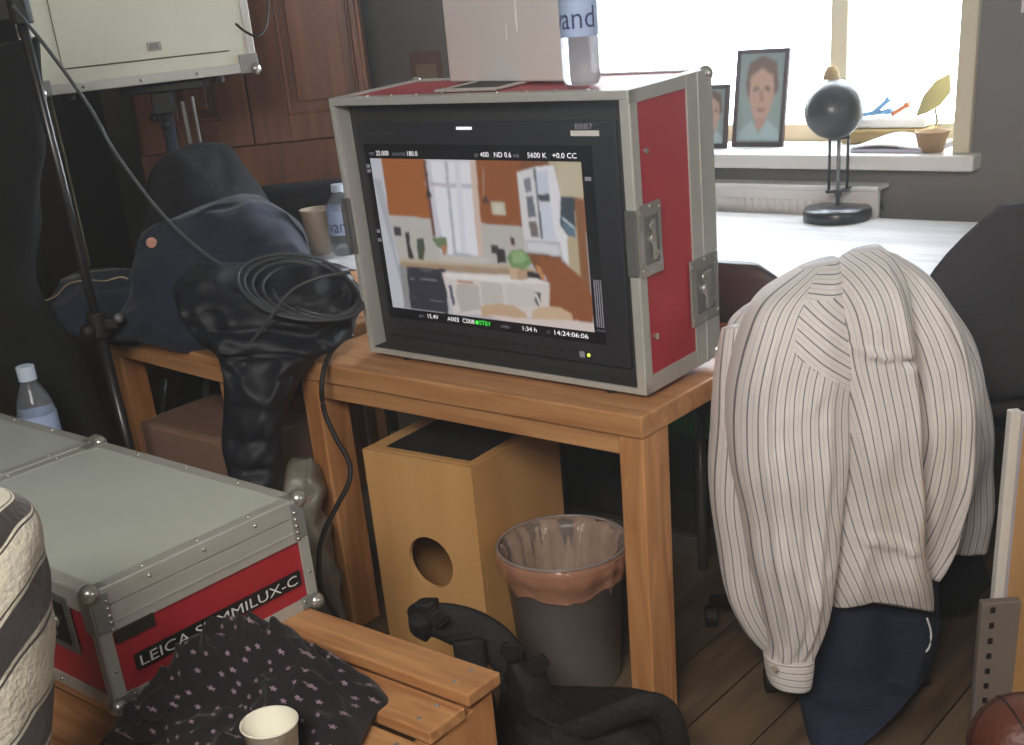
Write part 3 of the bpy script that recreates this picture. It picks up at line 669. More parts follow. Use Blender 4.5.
# ------------------------------------------------------------------ lens flight cases
LW, LD, LH = .434, .639, .2125
LY = math.radians(47.28); LO = Vector((-.6315, 1.6802, .4396))
def lens_case(label, lettered):
    t = thing('lens_flight_case', label, 'flight case', LO, LY, 'silver lidded flight cases')
    MB().box(.004, LW - .004, .004, LD - .004, .003, LH - .003).build('case_body', redlam, t, bevel=.002)
    MB().box(.024, LW - .024, .024, LD - .024, LH - .004, LH - .0012).build('lid_panel', lidlam, t)
    mb = MB(); zl = LH * .63
    mb.box(0, LW, 0, .026, LH - .003, LH).box(0, LW, LD - .026, LD, LH - .003, LH).box(0, .026, 0, LD, LH - .003, LH).box(LW - .026, LW, 0, LD, LH - .003, LH)
    mb.box(0, LW, -.0005, .004, LH - .032, LH - .001)
    mb.build('lid_edge', alu, t, bevel=.002)
    mb = MB(); mb.box(.022, LW - .022, -.0015, .004, zl, LH - .033).box(-.0015, .004, .022, LD - .022, LH - .04, LH - .002).box(.022, LW - .022, -.003, .002, zl + .016, zl + .019)
    mb.build('lid_band', alu, t)
    mb = MB(); mb.box(0, LW, -.001, .004, 0, .022).box(-.001, .004, 0, LD, 0, .022).box(LW - .004, LW + .001, 0, LD, 0, .022).box(LW - .004, LW + .001, 0, LD, LH - .06, LH - .002)
    for x in (0, LW): mb.box(min(x, x - (.022 if x else -.022)), max(x, x - (.022 if x else -.022)), -.002, .003, 0, LH - .002)
    mb.box(-.002, .003, 0, .018, 0, LH - .002)
    mb.build('edge_extrusion', alu, t, bevel=.001)
    for x in (-.002, LW + .002):
        for z in (.004, LH - .004):
            for yy in (-.002, LD + .002): MB().sph((x * 1 + (.006 if x < 0 else -.006), yy + (.006 if yy < 0 else -.006), z), .0165).build('ball_corner', chrome, t, smooth=True)
    cpl = lambda *b: MB().box(*b).build('corner_plate', steelc, t, bevel=.002)
    for x, sx in ((0, 1), (LW, -1)):
        a, b = sorted((x, x + sx * .030)); cpl(a, b, -.0035, .001, LH - .075, LH - .006); cpl(min(x, x + sx * .040), max(x, x + sx * .040), -.0035, .001, .001, .026)
    cpl(-.004, .001, -.001, .03, LH - .075, LH - .006); cpl(0, .035, 0, .022, LH - .001, LH + .002); cpl(LW - .025, LW, 0, .03, LH - .001, LH + .002); cpl(LW - .05, LW, LD - .03, LD, LH - .001, LH + .002)
    R_ = []
    for x, sx in ((0, 1), (LW, -1)):
        R_ += [(x + sx * .024, -.0045, LH - .022 - k * .0125) for k in range(5)] + [(x + sx * .012, -.0025, z) for z in (.07, .012)] + [(x + sx * .034, -.0035, .018)]
    for k in range(1, 4): R_ += [(k * LW / 4, -.001, LH - .014), (k * LW / 4, .013, LH), (k * LW / 4, LD - .013, LH), (.013, k * LD / 4, LH), (LW - .013, k * LD / 4, LH), (-.001, k * LD / 4, .012)]
    copies('rivet', chrome, t, R_, .0034)
    MB().box(.026, .10, -.0025, .002, zl - .022, zl + .002).build('tab_plate', mat('dark_tab', (62, 56, 52), .4, .4), t, bevel=.001)
    mb = MB(); mb.box(-.004, .001, .07, .20, .085, LH - .024).build('latch_plate', chrome_dark, t, bevel=.002)
    mb = MB(); mb.box(-.006, -.002, .085, .185, .10, LH - .038).build('latch_recess', blackp, t)
    mb = MB(); mb.box(-.013, -.005, .12, .15, .11, LH - .045).cyl((-.006, .11, .14), (-.012, .11, .14), .010).cyl((-.006, .16, .14), (-.012, .16, .14), .010).build('latch_wing', chrome, t, bevel=.002)
    if lettered:
        MB().box(.050, .402, -.0015, .002, .052, .080).build('label_strip', blackp, t)
        text('LEICA SUMMILUX-C', .335, .0185, inkw, t, (.058, -.0022, .0565), (PI / 2, 0, 0), 'label_lettering')
    return t
lens_case('grey lidded flight case with red front and white lettering, on the bench', True)
t2 = lens_case('plain grey lidded flight case behind the lettered one, only its top showing', False)
t2.location = LO + Vector((-math.sin(LY), math.cos(LY), 0)) * (LD + .006)

# crate behind the cases with a bottle and a cup
cb = at(60, 425, Y=2.95)
t = thing('dark_crate', 'dark crate hidden behind the flight cases at the left', 'crate', (at(20, 420, Y=2.72).x + .02, 2.62, 0), math.radians(-41))
MB().box(-.15, .15, 0, .3, 0, .43).build('crate_box', blackp, t, bevel=.01)
MB().box(-.155, .155, -.005, .305, .40, .435).build('crate_rim', rubber, t, bevel=.004)
tb = at(28, 366, Y=2.72)
bottle('large clear water bottle behind the flight cases at the left edge', (tb.x - .008, 2.72, .437), .044, tb.z - .437, .3, letters='L', lw=.018, lh=.03, zl=.45)

# ------------------------------------------------------------------ star scarf and paper cup
sc = [at(*p, z=.43) for p in ((92, 752), (150, 705), (205, 672), (222, 655), (300, 645), (335, 655), (386, 690), (372, 712), (340, 760), (250, 790), (190, 760), (150, 735))]
pk = at(215, 665, z=.44); pk2 = at(300, 700, z=.44); pk3 = at(140, 715, z=.44)
cupc = at(269, 722, z=.50); pq = at(232, 688, z=.44)
def hs(x, y, r):
    g = lambda p, a, w: a * math.exp(-((x - p.x) ** 2 + (y - p.y) ** 2) / w ** 2)
    h = .078 * math.exp(-(((x - pq.x) / .10) ** 4 + ((y - pq.y) / .06) ** 4)) + g(pk2, .075, .07) + g(pk3, .03, .05) + .03
    h *= (1 - r ** 14) * (1 + .25 * fbm(x, y, 9, 3))
    wx = x + .02 * noise.noise(Vector((x * 20, y * 20, 1))); f = max(0, .55 - abs(noise.noise(Vector((wx * 20 + y * 9, y * 14 - wx * 8, 2)))) * 1.9) * .055 + max(0, .5 - abs(noise.noise(Vector((x * 24 - y * 10, y * 20, 5)))) * 1.8) * .018
    h += f * (1 - r ** 6) * (.45 + h * 3)
    c = math.hypot(x - cupc.x, y - cupc.y)
    return h * min(1, max(.02, (c - .035) / .05))
mb = mound(MB(), [(p.x, p.y) for p in sc], .418, hs, nr=60, seg=180)
o = tag(mb.build('star_scarf', starm, smooth=True, world=True, loc=(pk.x, pk.y, .418)), 'black scarf with small pale pink stars crumpled on the slatted bench', 'scarf')
def lump(rows, m, name, parent, **k): return loft(MB(), rows, n=8, **k).build(name, m, parent, smooth=True, world=True)
cpz = .41; ctop = at(269, 722, z=cpz + .095)
t = thing('paper_cup', 'white paper cup standing on the slatted bench in front of the star scarf', 'cup', (ctop.x, ctop.y, cpz))
MB().lathe([(0, .004), (.029, .004), (.029, 0), (.031, 0), (.0405, .092), (.0425, .093), (.043, .0955), (.0415, .097), (.0395, .095), (.0295, .008), (0, .008)], 40).build('cup_wall', cupm, t, smooth=True)
MB().lathe([(0, .03), (.0315, .03)], 40).build('drink_dregs', mat('milky_drink', (206, 196, 166), .3), t)

# ------------------------------------------------------------------ wool blanket at the left edge
BLOFF = .0
def blanket_mat():
    m = mat('banded_wool', (205, 198, 180), .98, 0, .12, 60, .35, sheen=.3)
    nt = m.node_tree; N = nt.nodes; L = nt.links; b = N['Principled BSDF']; old = b.inputs['Base Color'].links[0].from_socket
    uv = N.new('ShaderNodeUVMap'); sp = N.new('ShaderNodeSeparateXYZ'); L.new(uv.outputs[0], sp.inputs[0])
    z = N.new('ShaderNodeTexNoise'); z.inputs['Scale'].default_value = 30; L.new(uv.outputs[0], z.inputs[0])
    s = mnode(N, L, 'ADD', mnode(N, L, 'ADD', sp.outputs[1], mnode(N, L, 'MULTIPLY', sp.outputs[0], 1.5)), mnode(N, L, 'MULTIPLY', z.outputs['Fac'], .006))
    f = mnode(N, L, 'FRACT', mnode(N, L, 'DIVIDE', mnode(N, L, 'ADD', s, BLOFF), .19))
    dark = mnode(N, L, 'MULTIPLY', mnode(N, L, 'GREATER_THAN', f, .12), mnode(N, L, 'LESS_THAN', f, .46))
    line = mnode(N, L, 'MULTIPLY', mnode(N, L, 'GREATER_THAN', f, .50), mnode(N, L, 'LESS_THAN', f, .53))
    hole = mnode(N, L, 'MULTIPLY', mnode(N, L, 'GREATER_THAN', f, .05), mnode(N, L, 'LESS_THAN', f, .075))
    ff = mnode(N, L, 'MAXIMUM', mnode(N, L, 'MAXIMUM', dark, line), hole)
    mx = N.new('ShaderNodeMix'); mx.data_type = 'RGBA'; L.new(ff, mx.inputs[0]); L.new(old, mx.inputs[6]); mx.inputs[7].default_value = lin((52, 46, 46)); L.new(mx.outputs[2], b.inputs['Base Color']); return m
bl = at(-20, 745, Y=1.3)
mb = loft(MB(), [(-60, 500, -40, 496, 1.3, .02), (-95, 515, 4, 500, 1.3, .06), (-110, 545, 32, 526, 1.3, .09), (-115, 600, 43, 570, 1.3, .10), (-115, 660, 49, 640, 1.3, .105), (-115, 740, 49, 720, 1.3, .105), (-112, 800, 47, 790, 1.3, .1), (-105, 870, 40, 860, 1.3, .1)], n=8, nz=.004, nscale=20, pw=.95)
tag(mb.build('wool_blanket', blanket_mat(), smooth=True, world=True, loc=bl), 'cream and charcoal banded wool blanket bundled at the left edge of the picture', 'blanket')
bz = at(-30, 865, Y=1.3).z
t = thing('low_stool', 'dark stool under the banded wool blanket', 'stool', (bl.x - .0, 1.3, 0))
MB().cyl((-.05, 0, bz - .03), (-.05, 0, bz + .0), .13, seg=32).build('seat', blackp, t, bevel=.004)
for k in range(4):
    a = k * PI / 2 + .6; MB().cyl((-.05 + .08 * math.cos(a), .08 * math.sin(a), bz - .03), (-.05 + .11 * math.cos(a), .11 * math.sin(a), 0), .012).build('leg', blackp, t)

# ------------------------------------------------------------------ stands, clamp case at the top left, cables
pt, pb = at(6, -40, Y=2.9), at(127, 440, Y=2.9)
t = thing('light_stand', 'black tubular stand crossing the left side before the coats', 'stand', (pb.x, pb.y, 0))
L0 = Vector((pb.x, pb.y, .1)) - t.location; topz = pt.z + .15
dirp = (pt - pb); 
def onp(z): s = (z - pb.z) / dirp.z; return pb + dirp * s - t.location
MB().cyl(onp(.45), onp(topz), .011).build('pole', lampm, t, smooth=True)
MB().cyl(onp(.1), onp(.75), .014).build('lower_pole', lampm, t, smooth=True)
p = onp(at(92, 325, Y=2.9).z); MB().cyl(p + Vector((0, 0, -.03)), p + Vector((0, 0, .03)), .024).sph(p + Vector((-.02, -.02, -.01)), .02).box(p.x - .01, p.x + .05, p.y - .012, p.y + .012, p.z - .012, p.z + .012).build('collar', rubber, t, bevel=.003)
MB().sph(p + Vector((.052, 0, .01)), .012).build('tee_knob', steelg, t, smooth=True)
p = onp(at(10, 10, Y=2.9).z); MB().cyl(p + Vector((0, 0, -.03)), p + Vector((0, 0, .05)), .026).box(p.x - .05, p.x + .01, p.y - .02, p.y + .02, p.z - .02, p.z + .03).build('collar', rubber, t, bevel=.003)
for k in range(3):
    a = k * 2 * PI / 3 + .4; c0 = onp(.38); MB().cyl(c0, (c0.x + .30 * math.cos(a), c0.y + .30 * math.sin(a), .012), .009).build('leg', lampm, t, smooth=True)

CY = 3.72
a, b = at(40, 97, Y=CY - .1), at(258, 70, Y=CY + .12)
cw = (b - a).length
t = thing('equipment_flight_case', 'grey fronted flight case held up on a stand at the top left', 'flight case', a, math.atan2(b.y - a.y, b.x - a.x))
hh = .52; dd = .24
def tp(v): return v
MB().box(.003, cw - .003, .012, dd, .003, hh).build('case_body', redlam, t, bevel=.002)
MB().box(.012, cw - .012, .004, .014, .012, hh - .01).build('front_lid', creamlam, t, bevel=.001)
mb = MB(); mb.box(0, cw, 0, .02, 0, .026).box(-.001, .022, 0, .02, 0, hh).box(cw - .022, cw + .001, 0, .02, 0, hh).box(0, cw, 0, .02, hh - .02, hh)
mb.box(-.002, .003, 0, .05, 0, hh).box(-.002, .003, 0, dd, 0, .02).box(-.002, .003, dd - .02, dd, 0, hh).build('edge_extrusion', alu2, t, bevel=.002)
mb = MB(); mb.box(.075, cw - .075, .0022, .0045, .062, .0655).box(.075, .0775, .0022, .0045, .0655, hh - .06); mb.build('lid_groove', mat('groove_brown', (86, 66, 52), .7), t)
MB().box(.315, .355, .001, .005, .085, .108).build('lock_plate', chrome, t, bevel=.001); MB().box(.323, .347, -.002, .002, .090, .103).build('lock_catch', chrome_dark, t, bevel=.001)
copies('rivet', chrome, t, [(x, -.001, .013) for x in (.12, .28, .44, .58)], .005)
copies('ball_corner', chrome, t, [(.006, .004, .008), (cw - .006, .004, .008)], .018)
MB().box(cw - .05, cw + .004, -.003, .01, -.002, .05).build('corner_plate', steelc, t, bevel=.002); MB().box(-.004, .035, -.003, .01, -.002, .04).build('corner_plate', steelc, t, bevel=.002)
latch(t, -.002, .06, .2, .05, .24, -1)
for fx in (cw - .11, .08): MB().cyl((fx, .05, -.02), (fx, .05, 0), .018).build('foot', rubber, t)
# the stand that carries it
sp0 = at(155, 92, Y=CY + .12)
t = thing('mounting_stand', 'steel stand with a mounting head carrying the grey fronted case', 'stand', (sp0.x + .02, sp0.y, 0))
zc = a.z
MB().cyl((0, 0, .3), (0, 0, zc - .03), .019).build('pole', mat('blued_steel', (78, 84, 98), .35, .6), t, smooth=True)
MB().cyl((0, 0, .1), (0, 0, .8), .024).build('lower_pole', steelg, t, smooth=True)
MB().box(-.11, .13, -.05, .08, zc - .028, zc - .005).box(-.03, .03, -.03, .03, zc - .09, zc - .028).build('mounting_head', blackp, t, bevel=.004)
MB().box(.05, .062, -.012, .0, zc - .21, zc - .06).box(.082, .09, -.012, 0, zc - .19, zc - .05).build('lever_arm', chrome_dark, t, bevel=.002)
copies('knob', rubber, t, [(.05, -.01, zc - .235), (-.035, -.01, zc - .1), (0, -.03, zc - .12)], .013)
for k in range(3):
    aa = k * 2 * PI / 3 + .3; MB().cyl((0, 0, .5), (.36 * math.cos(aa), .36 * math.sin(aa), .012), .011).build('leg', steelg, t, smooth=True)

def cable(name, label, pts, r, m=rubber, n=10, group=None):
    D = [Vector(d) for d in dens([tuple(p) for p in pts], n)]
    o = MB().tube(D, r, 8).build(name, m, smooth=True, world=True, loc=D[0]); return tag(o, label, 'cable', group)
cable('video_cable', 'thin grey cable running from the left stand down to the coiled cable', [A(12, 5, 2.86), A(50, 52, 2.9), A(90, 108, 2.93), A(115, 152, 2.93), (A(160, 212, 2.9)), A(200, 250, 2.86), A(225, 266, 2.84), A(240, 271, 2.83)], .0045, ccable)
cable('hanging_lead', 'short black lead looping beside the right edge of the grey fronted case', [A(236, 24, 3.69), A(246, 32, 3.66), A(258, 36, 3.67), A(266, 26, 3.70), A(268, 5, 3.74), A(266, -25, 3.76)], .0035, rubber)
cable('power_cable', 'thick black cable hanging down in front of the left leg of the pine table', [A(352, 336, 2.78), A(338, 343, 2.72), A(328, 358, 2.64), A(322, 382, 2.60), A(324, 410, 2.60), A(336, 438, 2.58), A(349, 462, 2.56), A(349, 482, 2.54), A(338, 504, 2.5), A(325, 530, 2.44), A(319, 555, 2.38), A(322, 590, 2.34), A(338, 618, 2.3)], .0058)
t = thing('coiled_cable', 'loosely coiled grey cable lying on the coats beside the monitor case', 'cable', at(300, 290, Y=2.75))
for k in range(6):
    pts = []
    cx, cy = 300 + k * 4.0, 289 + k * 1.0; rx, ry = 62 - k * 4.5, 32 - k * 2.2
    for j in range(0, 41):
        aa = 2 * PI * j / 40 + .5 * k
        x = cx + rx * math.cos(aa) + 3 * math.sin(3 * aa + k); yy = cy + ry * math.sin(aa) + .14 * rx * math.cos(aa) + 2 * math.cos(2 * aa + k)
        pts.append(A(x, yy, 2.70 - .10 * math.sin(aa) + .012 * k))
    MB().tube(pts, .0042, 7).build('cable_loop', ccable, t, smooth=True, world=True)
MB().tube([Vector(d) for d in dens([tuple(p) for p in (A(350, 272, 2.62), A(318, 278, 2.60), A(290, 292, 2.60), A(270, 318, 2.60), A(248, 345, 2.62), A(243, 335, 2.64))], 8)], .0045, 7).build('cable_tail', ccable, t, smooth=True, world=True)

# ------------------------------------------------------------------ coats on the second table
def cloth(name, label, cat, rows, m, **k):
    n = k.pop('n', 8); P = at((rows[0][0] + rows[0][2]) / 2, rows[-1][1], Y=rows[0][4])
    return tag(loft(MB(), rows, n=n, **k).build(name, m, smooth=True, world=True, loc=P), label, cat)
cloth('black_coat', 'black woollen coat heaped at the back behind the navy jacket', 'coat',
      [(176, 146, 196, 142, 3.62, .03), (158, 162, 222, 152, 3.6, .10), (148, 188, 240, 174, 3.56, .14), (142, 220, 258, 196, 3.50, .16), (140, 250, 270, 215, 3.45, .17), (140, 285, 280, 260, 3.42, .17)], coat, fold=(.012, 5, 4), nz=.03, nscale=6, wr=.03, wrs=8, uvs=False)
cloth('navy_jacket', 'navy jacket with a small pink badge lying over the left table', 'jacket',
      [(236, 194, 262, 191, 3.26, .03), (208, 206, 284, 206, 3.22, .09), (152, 232, 302, 230, 3.16, .14), (142, 262, 310, 260, 3.1, .15), (130, 296, 308, 300, 3.06, .16), (110, 322, 300, 330, 3.06, .15), (112, 330, 300, 348, 3.06, .12)], navy, fold=(.014, 4, 5), nz=.024, nscale=5.5, wr=.042, wrs=9, uvs=False, seed=2)
o = bpy.data.objects['navy_jacket']
pb_ = A(151, 243, 3.0) - o.location; MB().cyl(pb_, pb_ + Vector((0, .012, 0)), .012).build('badge', mat('pink_badge', (206, 150, 130), .4), o)
cloth('blue_sweatshirt', 'dark blue garment spread at the left end of the left table', 'garment',
      [(60, 280, 130, 268, 3.3, .04), (52, 296, 160, 276, 3.26, .09), (48, 312, 170, 296, 3.22, .12), (52, 325, 170, 318, 3.18, .12), (62, 332, 165, 336, 3.16, .08)], navy, fold=(.01, 6, 3), nz=.02, nscale=8, wr=.02, wrs=9, uvs=False, seed=5)
zp = bpy.data.objects['blue_sweatshirt']
D = [Vector(d) - zp.location for d in dens([tuple(p) for p in (A(44, 301, 3.08), A(56, 296, 3.08), A(68, 284, 3.08), A(88, 280, 3.08), A(104, 281, 3.09), A(120, 277, 3.1), A(128, 279, 3.1))], 6)]
MB().tube(D, .0025, 6).build('zip', mat('brass_zip', (170, 150, 120), .4, .5), zp, smooth=True)
cloth('puffer_jacket', 'black quilted jacket hanging down between the two wooden tables', 'jacket',
      [(200, 262, 352, 268, 2.84, .04), (178, 282, 360, 290, 2.80, .09), (182, 312, 358, 318, 2.76, .11), (200, 336, 350, 342, 2.72, .10), (216, 352, 322, 352, 2.70, .09), (224, 378, 300, 372, 2.66, .07), (224, 410, 288, 408, 2.64, .065), (226, 445, 284, 445, 2.62, .06), (230, 480, 282, 482, 2.60, .055), (236, 500, 278, 500, 2.6, .04)], puff, fold=(.012, 5, 6), nz=.014, nscale=9, wr=.034, wrs=13, uvs=False, quilt=.07, seed=3)
cloth('dark_cloth', 'black cloth hanging at the far left behind the stand', 'cloth',
      [(-70, 60, 40, 40, 3.1, .04), (-70, 150, 44, 130, 3.1, .06), (-70, 215, 42, 215, 3.1, .07), (-60, 280, 34, 275, 3.08, .07), (-40, 330, 52, 318, 3.05, .07), (-5, 370, 78, 352, 3.0, .06), (18, 410, 96, 395, 2.98, .06), (40, 450, 112, 440, 2.96, .05)], blackcl, fold=(.014, 5, 4), nz=.012, nscale=8, uvs=False, seed=8)

p = at(322, 250, Y=3.62)
tz = .70
p = at(321, 252, z=.705)
t = thing('paper_cup', 'plain paper cup beside the small water bottle behind the coats', 'cup', (p.x, p.y, .702))
MB().lathe([(0, .004), (.034, .004), (.034, 0), (.036, 0), (.047, .135), (.050, .137), (.050, .142), (.046, .14), (.034, .008), (0, .008)], 36).build('cup_wall', mat('tan_card', (178, 164, 146), .7), t, smooth=True)
p = at(347, 252, z=.705)
bottle('small water bottle with blue lettering beside the left edge of the monitor case', (p.x, p.y, .702), .048, .215, math.radians(-8), lw=.085, lh=.04, zl=.34)
t = thing('side_table', 'pale topped low table behind the monitor case carrying the cup and small bottle', 'table', (p.x - .12, p.y - .12, 0), YAW)
MB().box(-.24, .24, -.02, .3, .66, .70).build('tabletop', deskwood, t, bevel=.004)
for x in (-.22, .18):
    for yy in (0, .24): MB().box(x, x + .04, yy, yy + .04, 0, .66).build('leg', pine_z, t)

# ------------------------------------------------------------------ under the left table
P = at(190, 460, Y=2.98)
t = thing('plastic_wrapped_pack', 'brown pack wrapped in shiny film on the floor under the left table', 'pack', (P.x, P.y, 0), math.radians(-42))
MB().box(-.20, .22, 0, .26, 0, P.z + .075).build('brown_carton', browncard, t, bevel=.012)
mb = MB(); mb.box(-.204, .224, -.004, .264, .002, P.z + .079); o = mb.build('wrapping_film', mat('clear_wrap', (230, 200, 180), .1, 0, .1, 20, .6, alpha=.22, bscale=25), t, bevel=.014)
t = thing('folding_chair', 'black folding chair frame seen under the left table', 'chair', at(215, 430, Y=3.25) * 1, math.radians(-20)); t.location.z = 0
for x in (-.2, .2):
    MB().tube([(x, -.16, 0), (x, .05, .40), (x, .10, .5)], .011).build('leg', lampm, t, smooth=True)
    MB().tube([(x, .18, 0), (x, -.02, .42)], .011).build('leg', chrome_dark, t, smooth=True)
MB().box(-.2, .2, -.17, .1, .33, .35).build('seat', blackcl, t, bevel=.004); MB().tube([(-.2, -.12, .1), (.2, -.12, .1)], .009).build('crossbar', lampm, t)
cloth('grey_plastic_bag', 'crumpled pale grey bag between the flight case and the pine table leg', 'bag',
      [(292, 462, 306, 458, 2.66, .02), (284, 472, 318, 470, 2.66, .05), (286, 500, 324, 498, 2.66, .06), (292, 540, 330, 536, 2.66, .06), (300, 600, 345, 598, 2.66, .06), (310, 680, 350, 680, 2.66, .05)], mat('grey_film', (128, 122, 112), .4, 0, .1, 20, .3), fold=(.01, 9, 3), nz=.018, nscale=16, uvs=False, seed=4)

# ------------------------------------------------------------------ desk by the window
DZ = .74
t = thing('desk', 'broad pale topped desk under the window', 'desk', UV(-.35, .72), YAW)
MB().box(0, 1.5, 0, .90, DZ - .028, DZ).build('desktop', deskwood, t, bevel=.004)
for x in (.06, 1.38):
    MB().box(x, x + .06, .40, .46, .03, DZ - .028).build('leg', steelg, t, bevel=.003); MB().box(x, x + .06, .05, .85, 0, .035).build('foot', steelg, t, bevel=.006)
t = thing('drawer_pedestal', 'black pedestal cabinet under the desk behind the table leg', 'cabinet', UV(.15, .78), YAW)
MB().box(0, .45, 0, .5, .07, .33).build('carcass', mat('dark_grey_board', (52, 50, 50), .6), t, bevel=.003)
MB().box(.01, .44, -.012, 0, .20, .325).build('drawer', mat('dark_front', (58, 56, 56), .5), t, bevel=.002); MB().box(.01, .44, -.012, 0, .08, .195).build('drawer', mat('dark_front2', (58, 56, 56), .5), t, bevel=.002)
MB().box(-.01, .46, -.02, .48, 0, .065).build('plinth', mat('grey_plinth', (96, 90, 82), .6), t, bevel=.003)
t = thing('green_box', 'green plastic box lid on the pedestal under the desk', 'box', UV(.31, .79, .331), YAW)
MB().box(0, .30, 0, .3, 0, .10).build('box_body', greenp, t, bevel=.006); MB().box(-.008, .308, -.008, .308, .10, .118).build('box_lid', greenp, t, bevel=.004)
# radiator under the sill
t = thing('radiator', 'white ribbed radiator on the wall below the window sill', 'radiator', UV(-.3, 1.64, .45), YAW)
MB().box(0, .98, .0, .02, 0, .36).build('panel', white, t, bevel=.004)
mb = MB()
for k in range(38): mb.box(.02 + k * .025, .033 + k * .025, -.006, .002, .02, .33)
mb.build('ribs', white, t, bevel=.002); MB().box(-.002, .982, -.008, .07, .36, .372).build('top_grille', white, t, bevel=.002)
# desk lamp
lp = at(837, 219, z=DZ)
t = thing('desk_lamp', 'black enamel desk lamp on the pale desk before the window', 'lamp', lp, 0)
MB().lathe([(0, 0), (.092, 0), (.096, .005), (.096, .026), (.090, .034), (.02, .038), (0, .038)], 40).build('base', lampm, t, smooth=True)
hd = at(834, 110, Y=lp.y) - lp
for dx in (-.026, 0, .026): MB().cyl((dx + (0 if dx else 0), 0, .03 + (.05 if dx else 0)), (dx, 0, hd.z - .04), .0042 if dx else .0055, seg=10).build('arm', chrome_dark if dx == 0 else lampm, t, smooth=True)
MB().box(-.034, .034, -.006, .006, .075, .083).cyl((0, -.01, .07), (0, .01, .07), .009).build('arm_joint', lampm, t, bevel=.001); MB().box(-.03, .03, -.005, .005, hd.z - .08, hd.z - .072).build('arm_joint', lampm, t, bevel=.001)
M = Matrix.Rotation(math.radians(22), 4, 'Y') @ Matrix.Rotation(math.radians(-62), 4, 'X')
dome = [(0, .075), (.03, .073), (.055, .060), (.072, .036), (.080, .006), (.080, -.008), (.077, -.008), (.077, .006), (.068, .034), (.05, .056), (0, .070)]
MB().lathe(dome, 40, hd, Matrix.Rotation(math.radians(-14), 4, 'Y') @ Matrix.Rotation(math.radians(60), 4, 'X')).build('lamp_shade', lampm, t, smooth=True)
MB().sph(hd + Vector((0, .01, .0)), .05, (1, 1, 1)).build('bulb_housing', lampm, t, smooth=True)
MB().lathe([(.024, 0), (.02, .018), (.012, .034), (0, .036)], 24, hd + Vector((.0, .03, .078))).build('switch_cap', wicker, t, smooth=True)
cable('lamp_cord', 'thin dark cord trailing from the desk lamp to the window wall', [lp + Vector((.01, .02, .078)), lp + Vector((.06, .03, .08)), lp + Vector((.11, .03, .065)), lp + Vector((.145, .04, .01)), lp + Vector((.15, .07, .006))], .0028)

# portraits on the sill
face = [((150, 170, 168), [(0, 0), (1, 0), (1, 1), (0, 1)]), ((120, 92, 78), [(.2, .1), (.5, .02), (.82, .1), (.9, .4), (.78, .5), (.22, .5), (.14, .35)]),
        ((204, 168, 146), [(.25, .25), (.5, .16), (.76, .25), (.8, .5), (.7, .68), (.52, .78), (.36, .7), (.24, .5)]),
        ((96, 74, 66), [(.33, .38), (.44, .37), (.44, .41), (.33, .42)]), ((96, 74, 66), [(.58, .37), (.70, .38), (.70, .42), (.58, .41)]), ((176, 130, 110), [(.49, .4), (.54, .4), (.58, .54), (.46, .54)]), ((160, 92, 84), [(.42, .62), (.62, .62), (.58, .66), (.46, .66)]),
        ((190, 150, 130), [(.4, .72), (.64, .72), (.66, .86), (.38, .86)]), ((176, 200, 204), [(.0, 1), (.08, .86), (.34, .74), (.5, .9), (.68, .74), (.94, .86), (1, 1)])]
def portrait(label, px, py, w, h, rz, v=1.80):
    p = at(px, py, v=v); p.z = WZ0 + .001
    t = thing('framed_portrait', label, 'picture', p, YAW + rz, 'framed portraits on the window sill', rx=-math.radians(9))
    fw = .013
    MB().box(0, w, 0, .014, 0, fw).box(0, w, 0, .014, h - fw, h).box(0, fw, 0, .014, fw, h - fw).box(w - fw, w, 0, .014, fw, h - fw).build('picture_frame', mat('dark_brown_frame', (70, 48, 44), .5), t, bevel=.002)
    raster('portrait_picture', vcol('portrait_print', 0, .5), face, 40, 54, w - 2 * fw, h - 2 * fw, lambda x, z: (fw + x, .006, fw + z), t, 2)
    MB().box(fw, w - fw, .007, .012, fw, h - fw).build('backing_board', browncard, t); return t
portrait('larger framed portrait of a face on the window sill beside the lamp', 731, 150, .178, .285, 0)
portrait('smaller framed portrait half hidden by the monitor case on the sill', 694, 152, .112, .19, .05, v=1.76)
# papers, pot plant, baskets on the sill
p = at(850, 160, v=1.70); p.z = WZ0 + .001
t = thing('paper_stack', 'open stack of white papers lying on the sill right of the lamp', 'papers', p, YAW)
rows = []
for j in range(9):
    rows.append([Vector((k / 12 * .24, j / 8 * .17, .012 + .022 * math.sin(PI * min(1, k / 9)) * (.4 + j / 12))) for k in range(13)])
mb = MB(); mb.grid(rows, False); mb.build('top_sheet', paper, t, smooth=True, solid=.004); MB().box(0, .24, 0, .17, 0, .009).build('lower_sheets', mat('shadow_tint_paper', (190, 186, 206), .8), t)  # purple shadow below the curved white sheet is put into the lower sheets' colour
p = at(936, 160, v=1.73); p.z = WZ0 + .001
t = thing('potted_plant', 'clay pot with one broad pale leaf at the right end of the sill', 'plant', p + UX * -.015, 0)
MB().lathe([(0, 0), (.032, 0), (.045, .05), (.048, .055), (.042, .055), (.036, .045), (0, .04)], 28).build('pot', clay, t, smooth=True)
MB().tube([(0, 0, .04), (.012, 0, .08), (.0, 0, .13)], .003).build('stem', leafm, t, smooth=True)
lf = [(-.055, .07), (-.035, .12), (0, .155), (.045, .17), (.05, .12), (.02, .09), (-.02, .075)]
MB().prism([(a, b + .03) for a, b in lf], lambda a, b: Vector((a, -.004 + a * .3, b)), lambda a, b: Vector((a, .004 + a * .3, b))).build('leaf', leafm, t, bevel=.002)
p = at(846, 150, v=1.86); p.z = WZ0 + .001
t = thing('wicker_tray', 'long low wicker basket on the sill behind the papers', 'basket', p + UX * -.02, YAW)
MB().box(0, .27, 0, .07, 0, .035).build('basket_wall', wicker, t, bevel=.008); MB().box(-.004, .274, -.004, .074, .033, .042).build('basket_rim', wicker, t, bevel=.004)
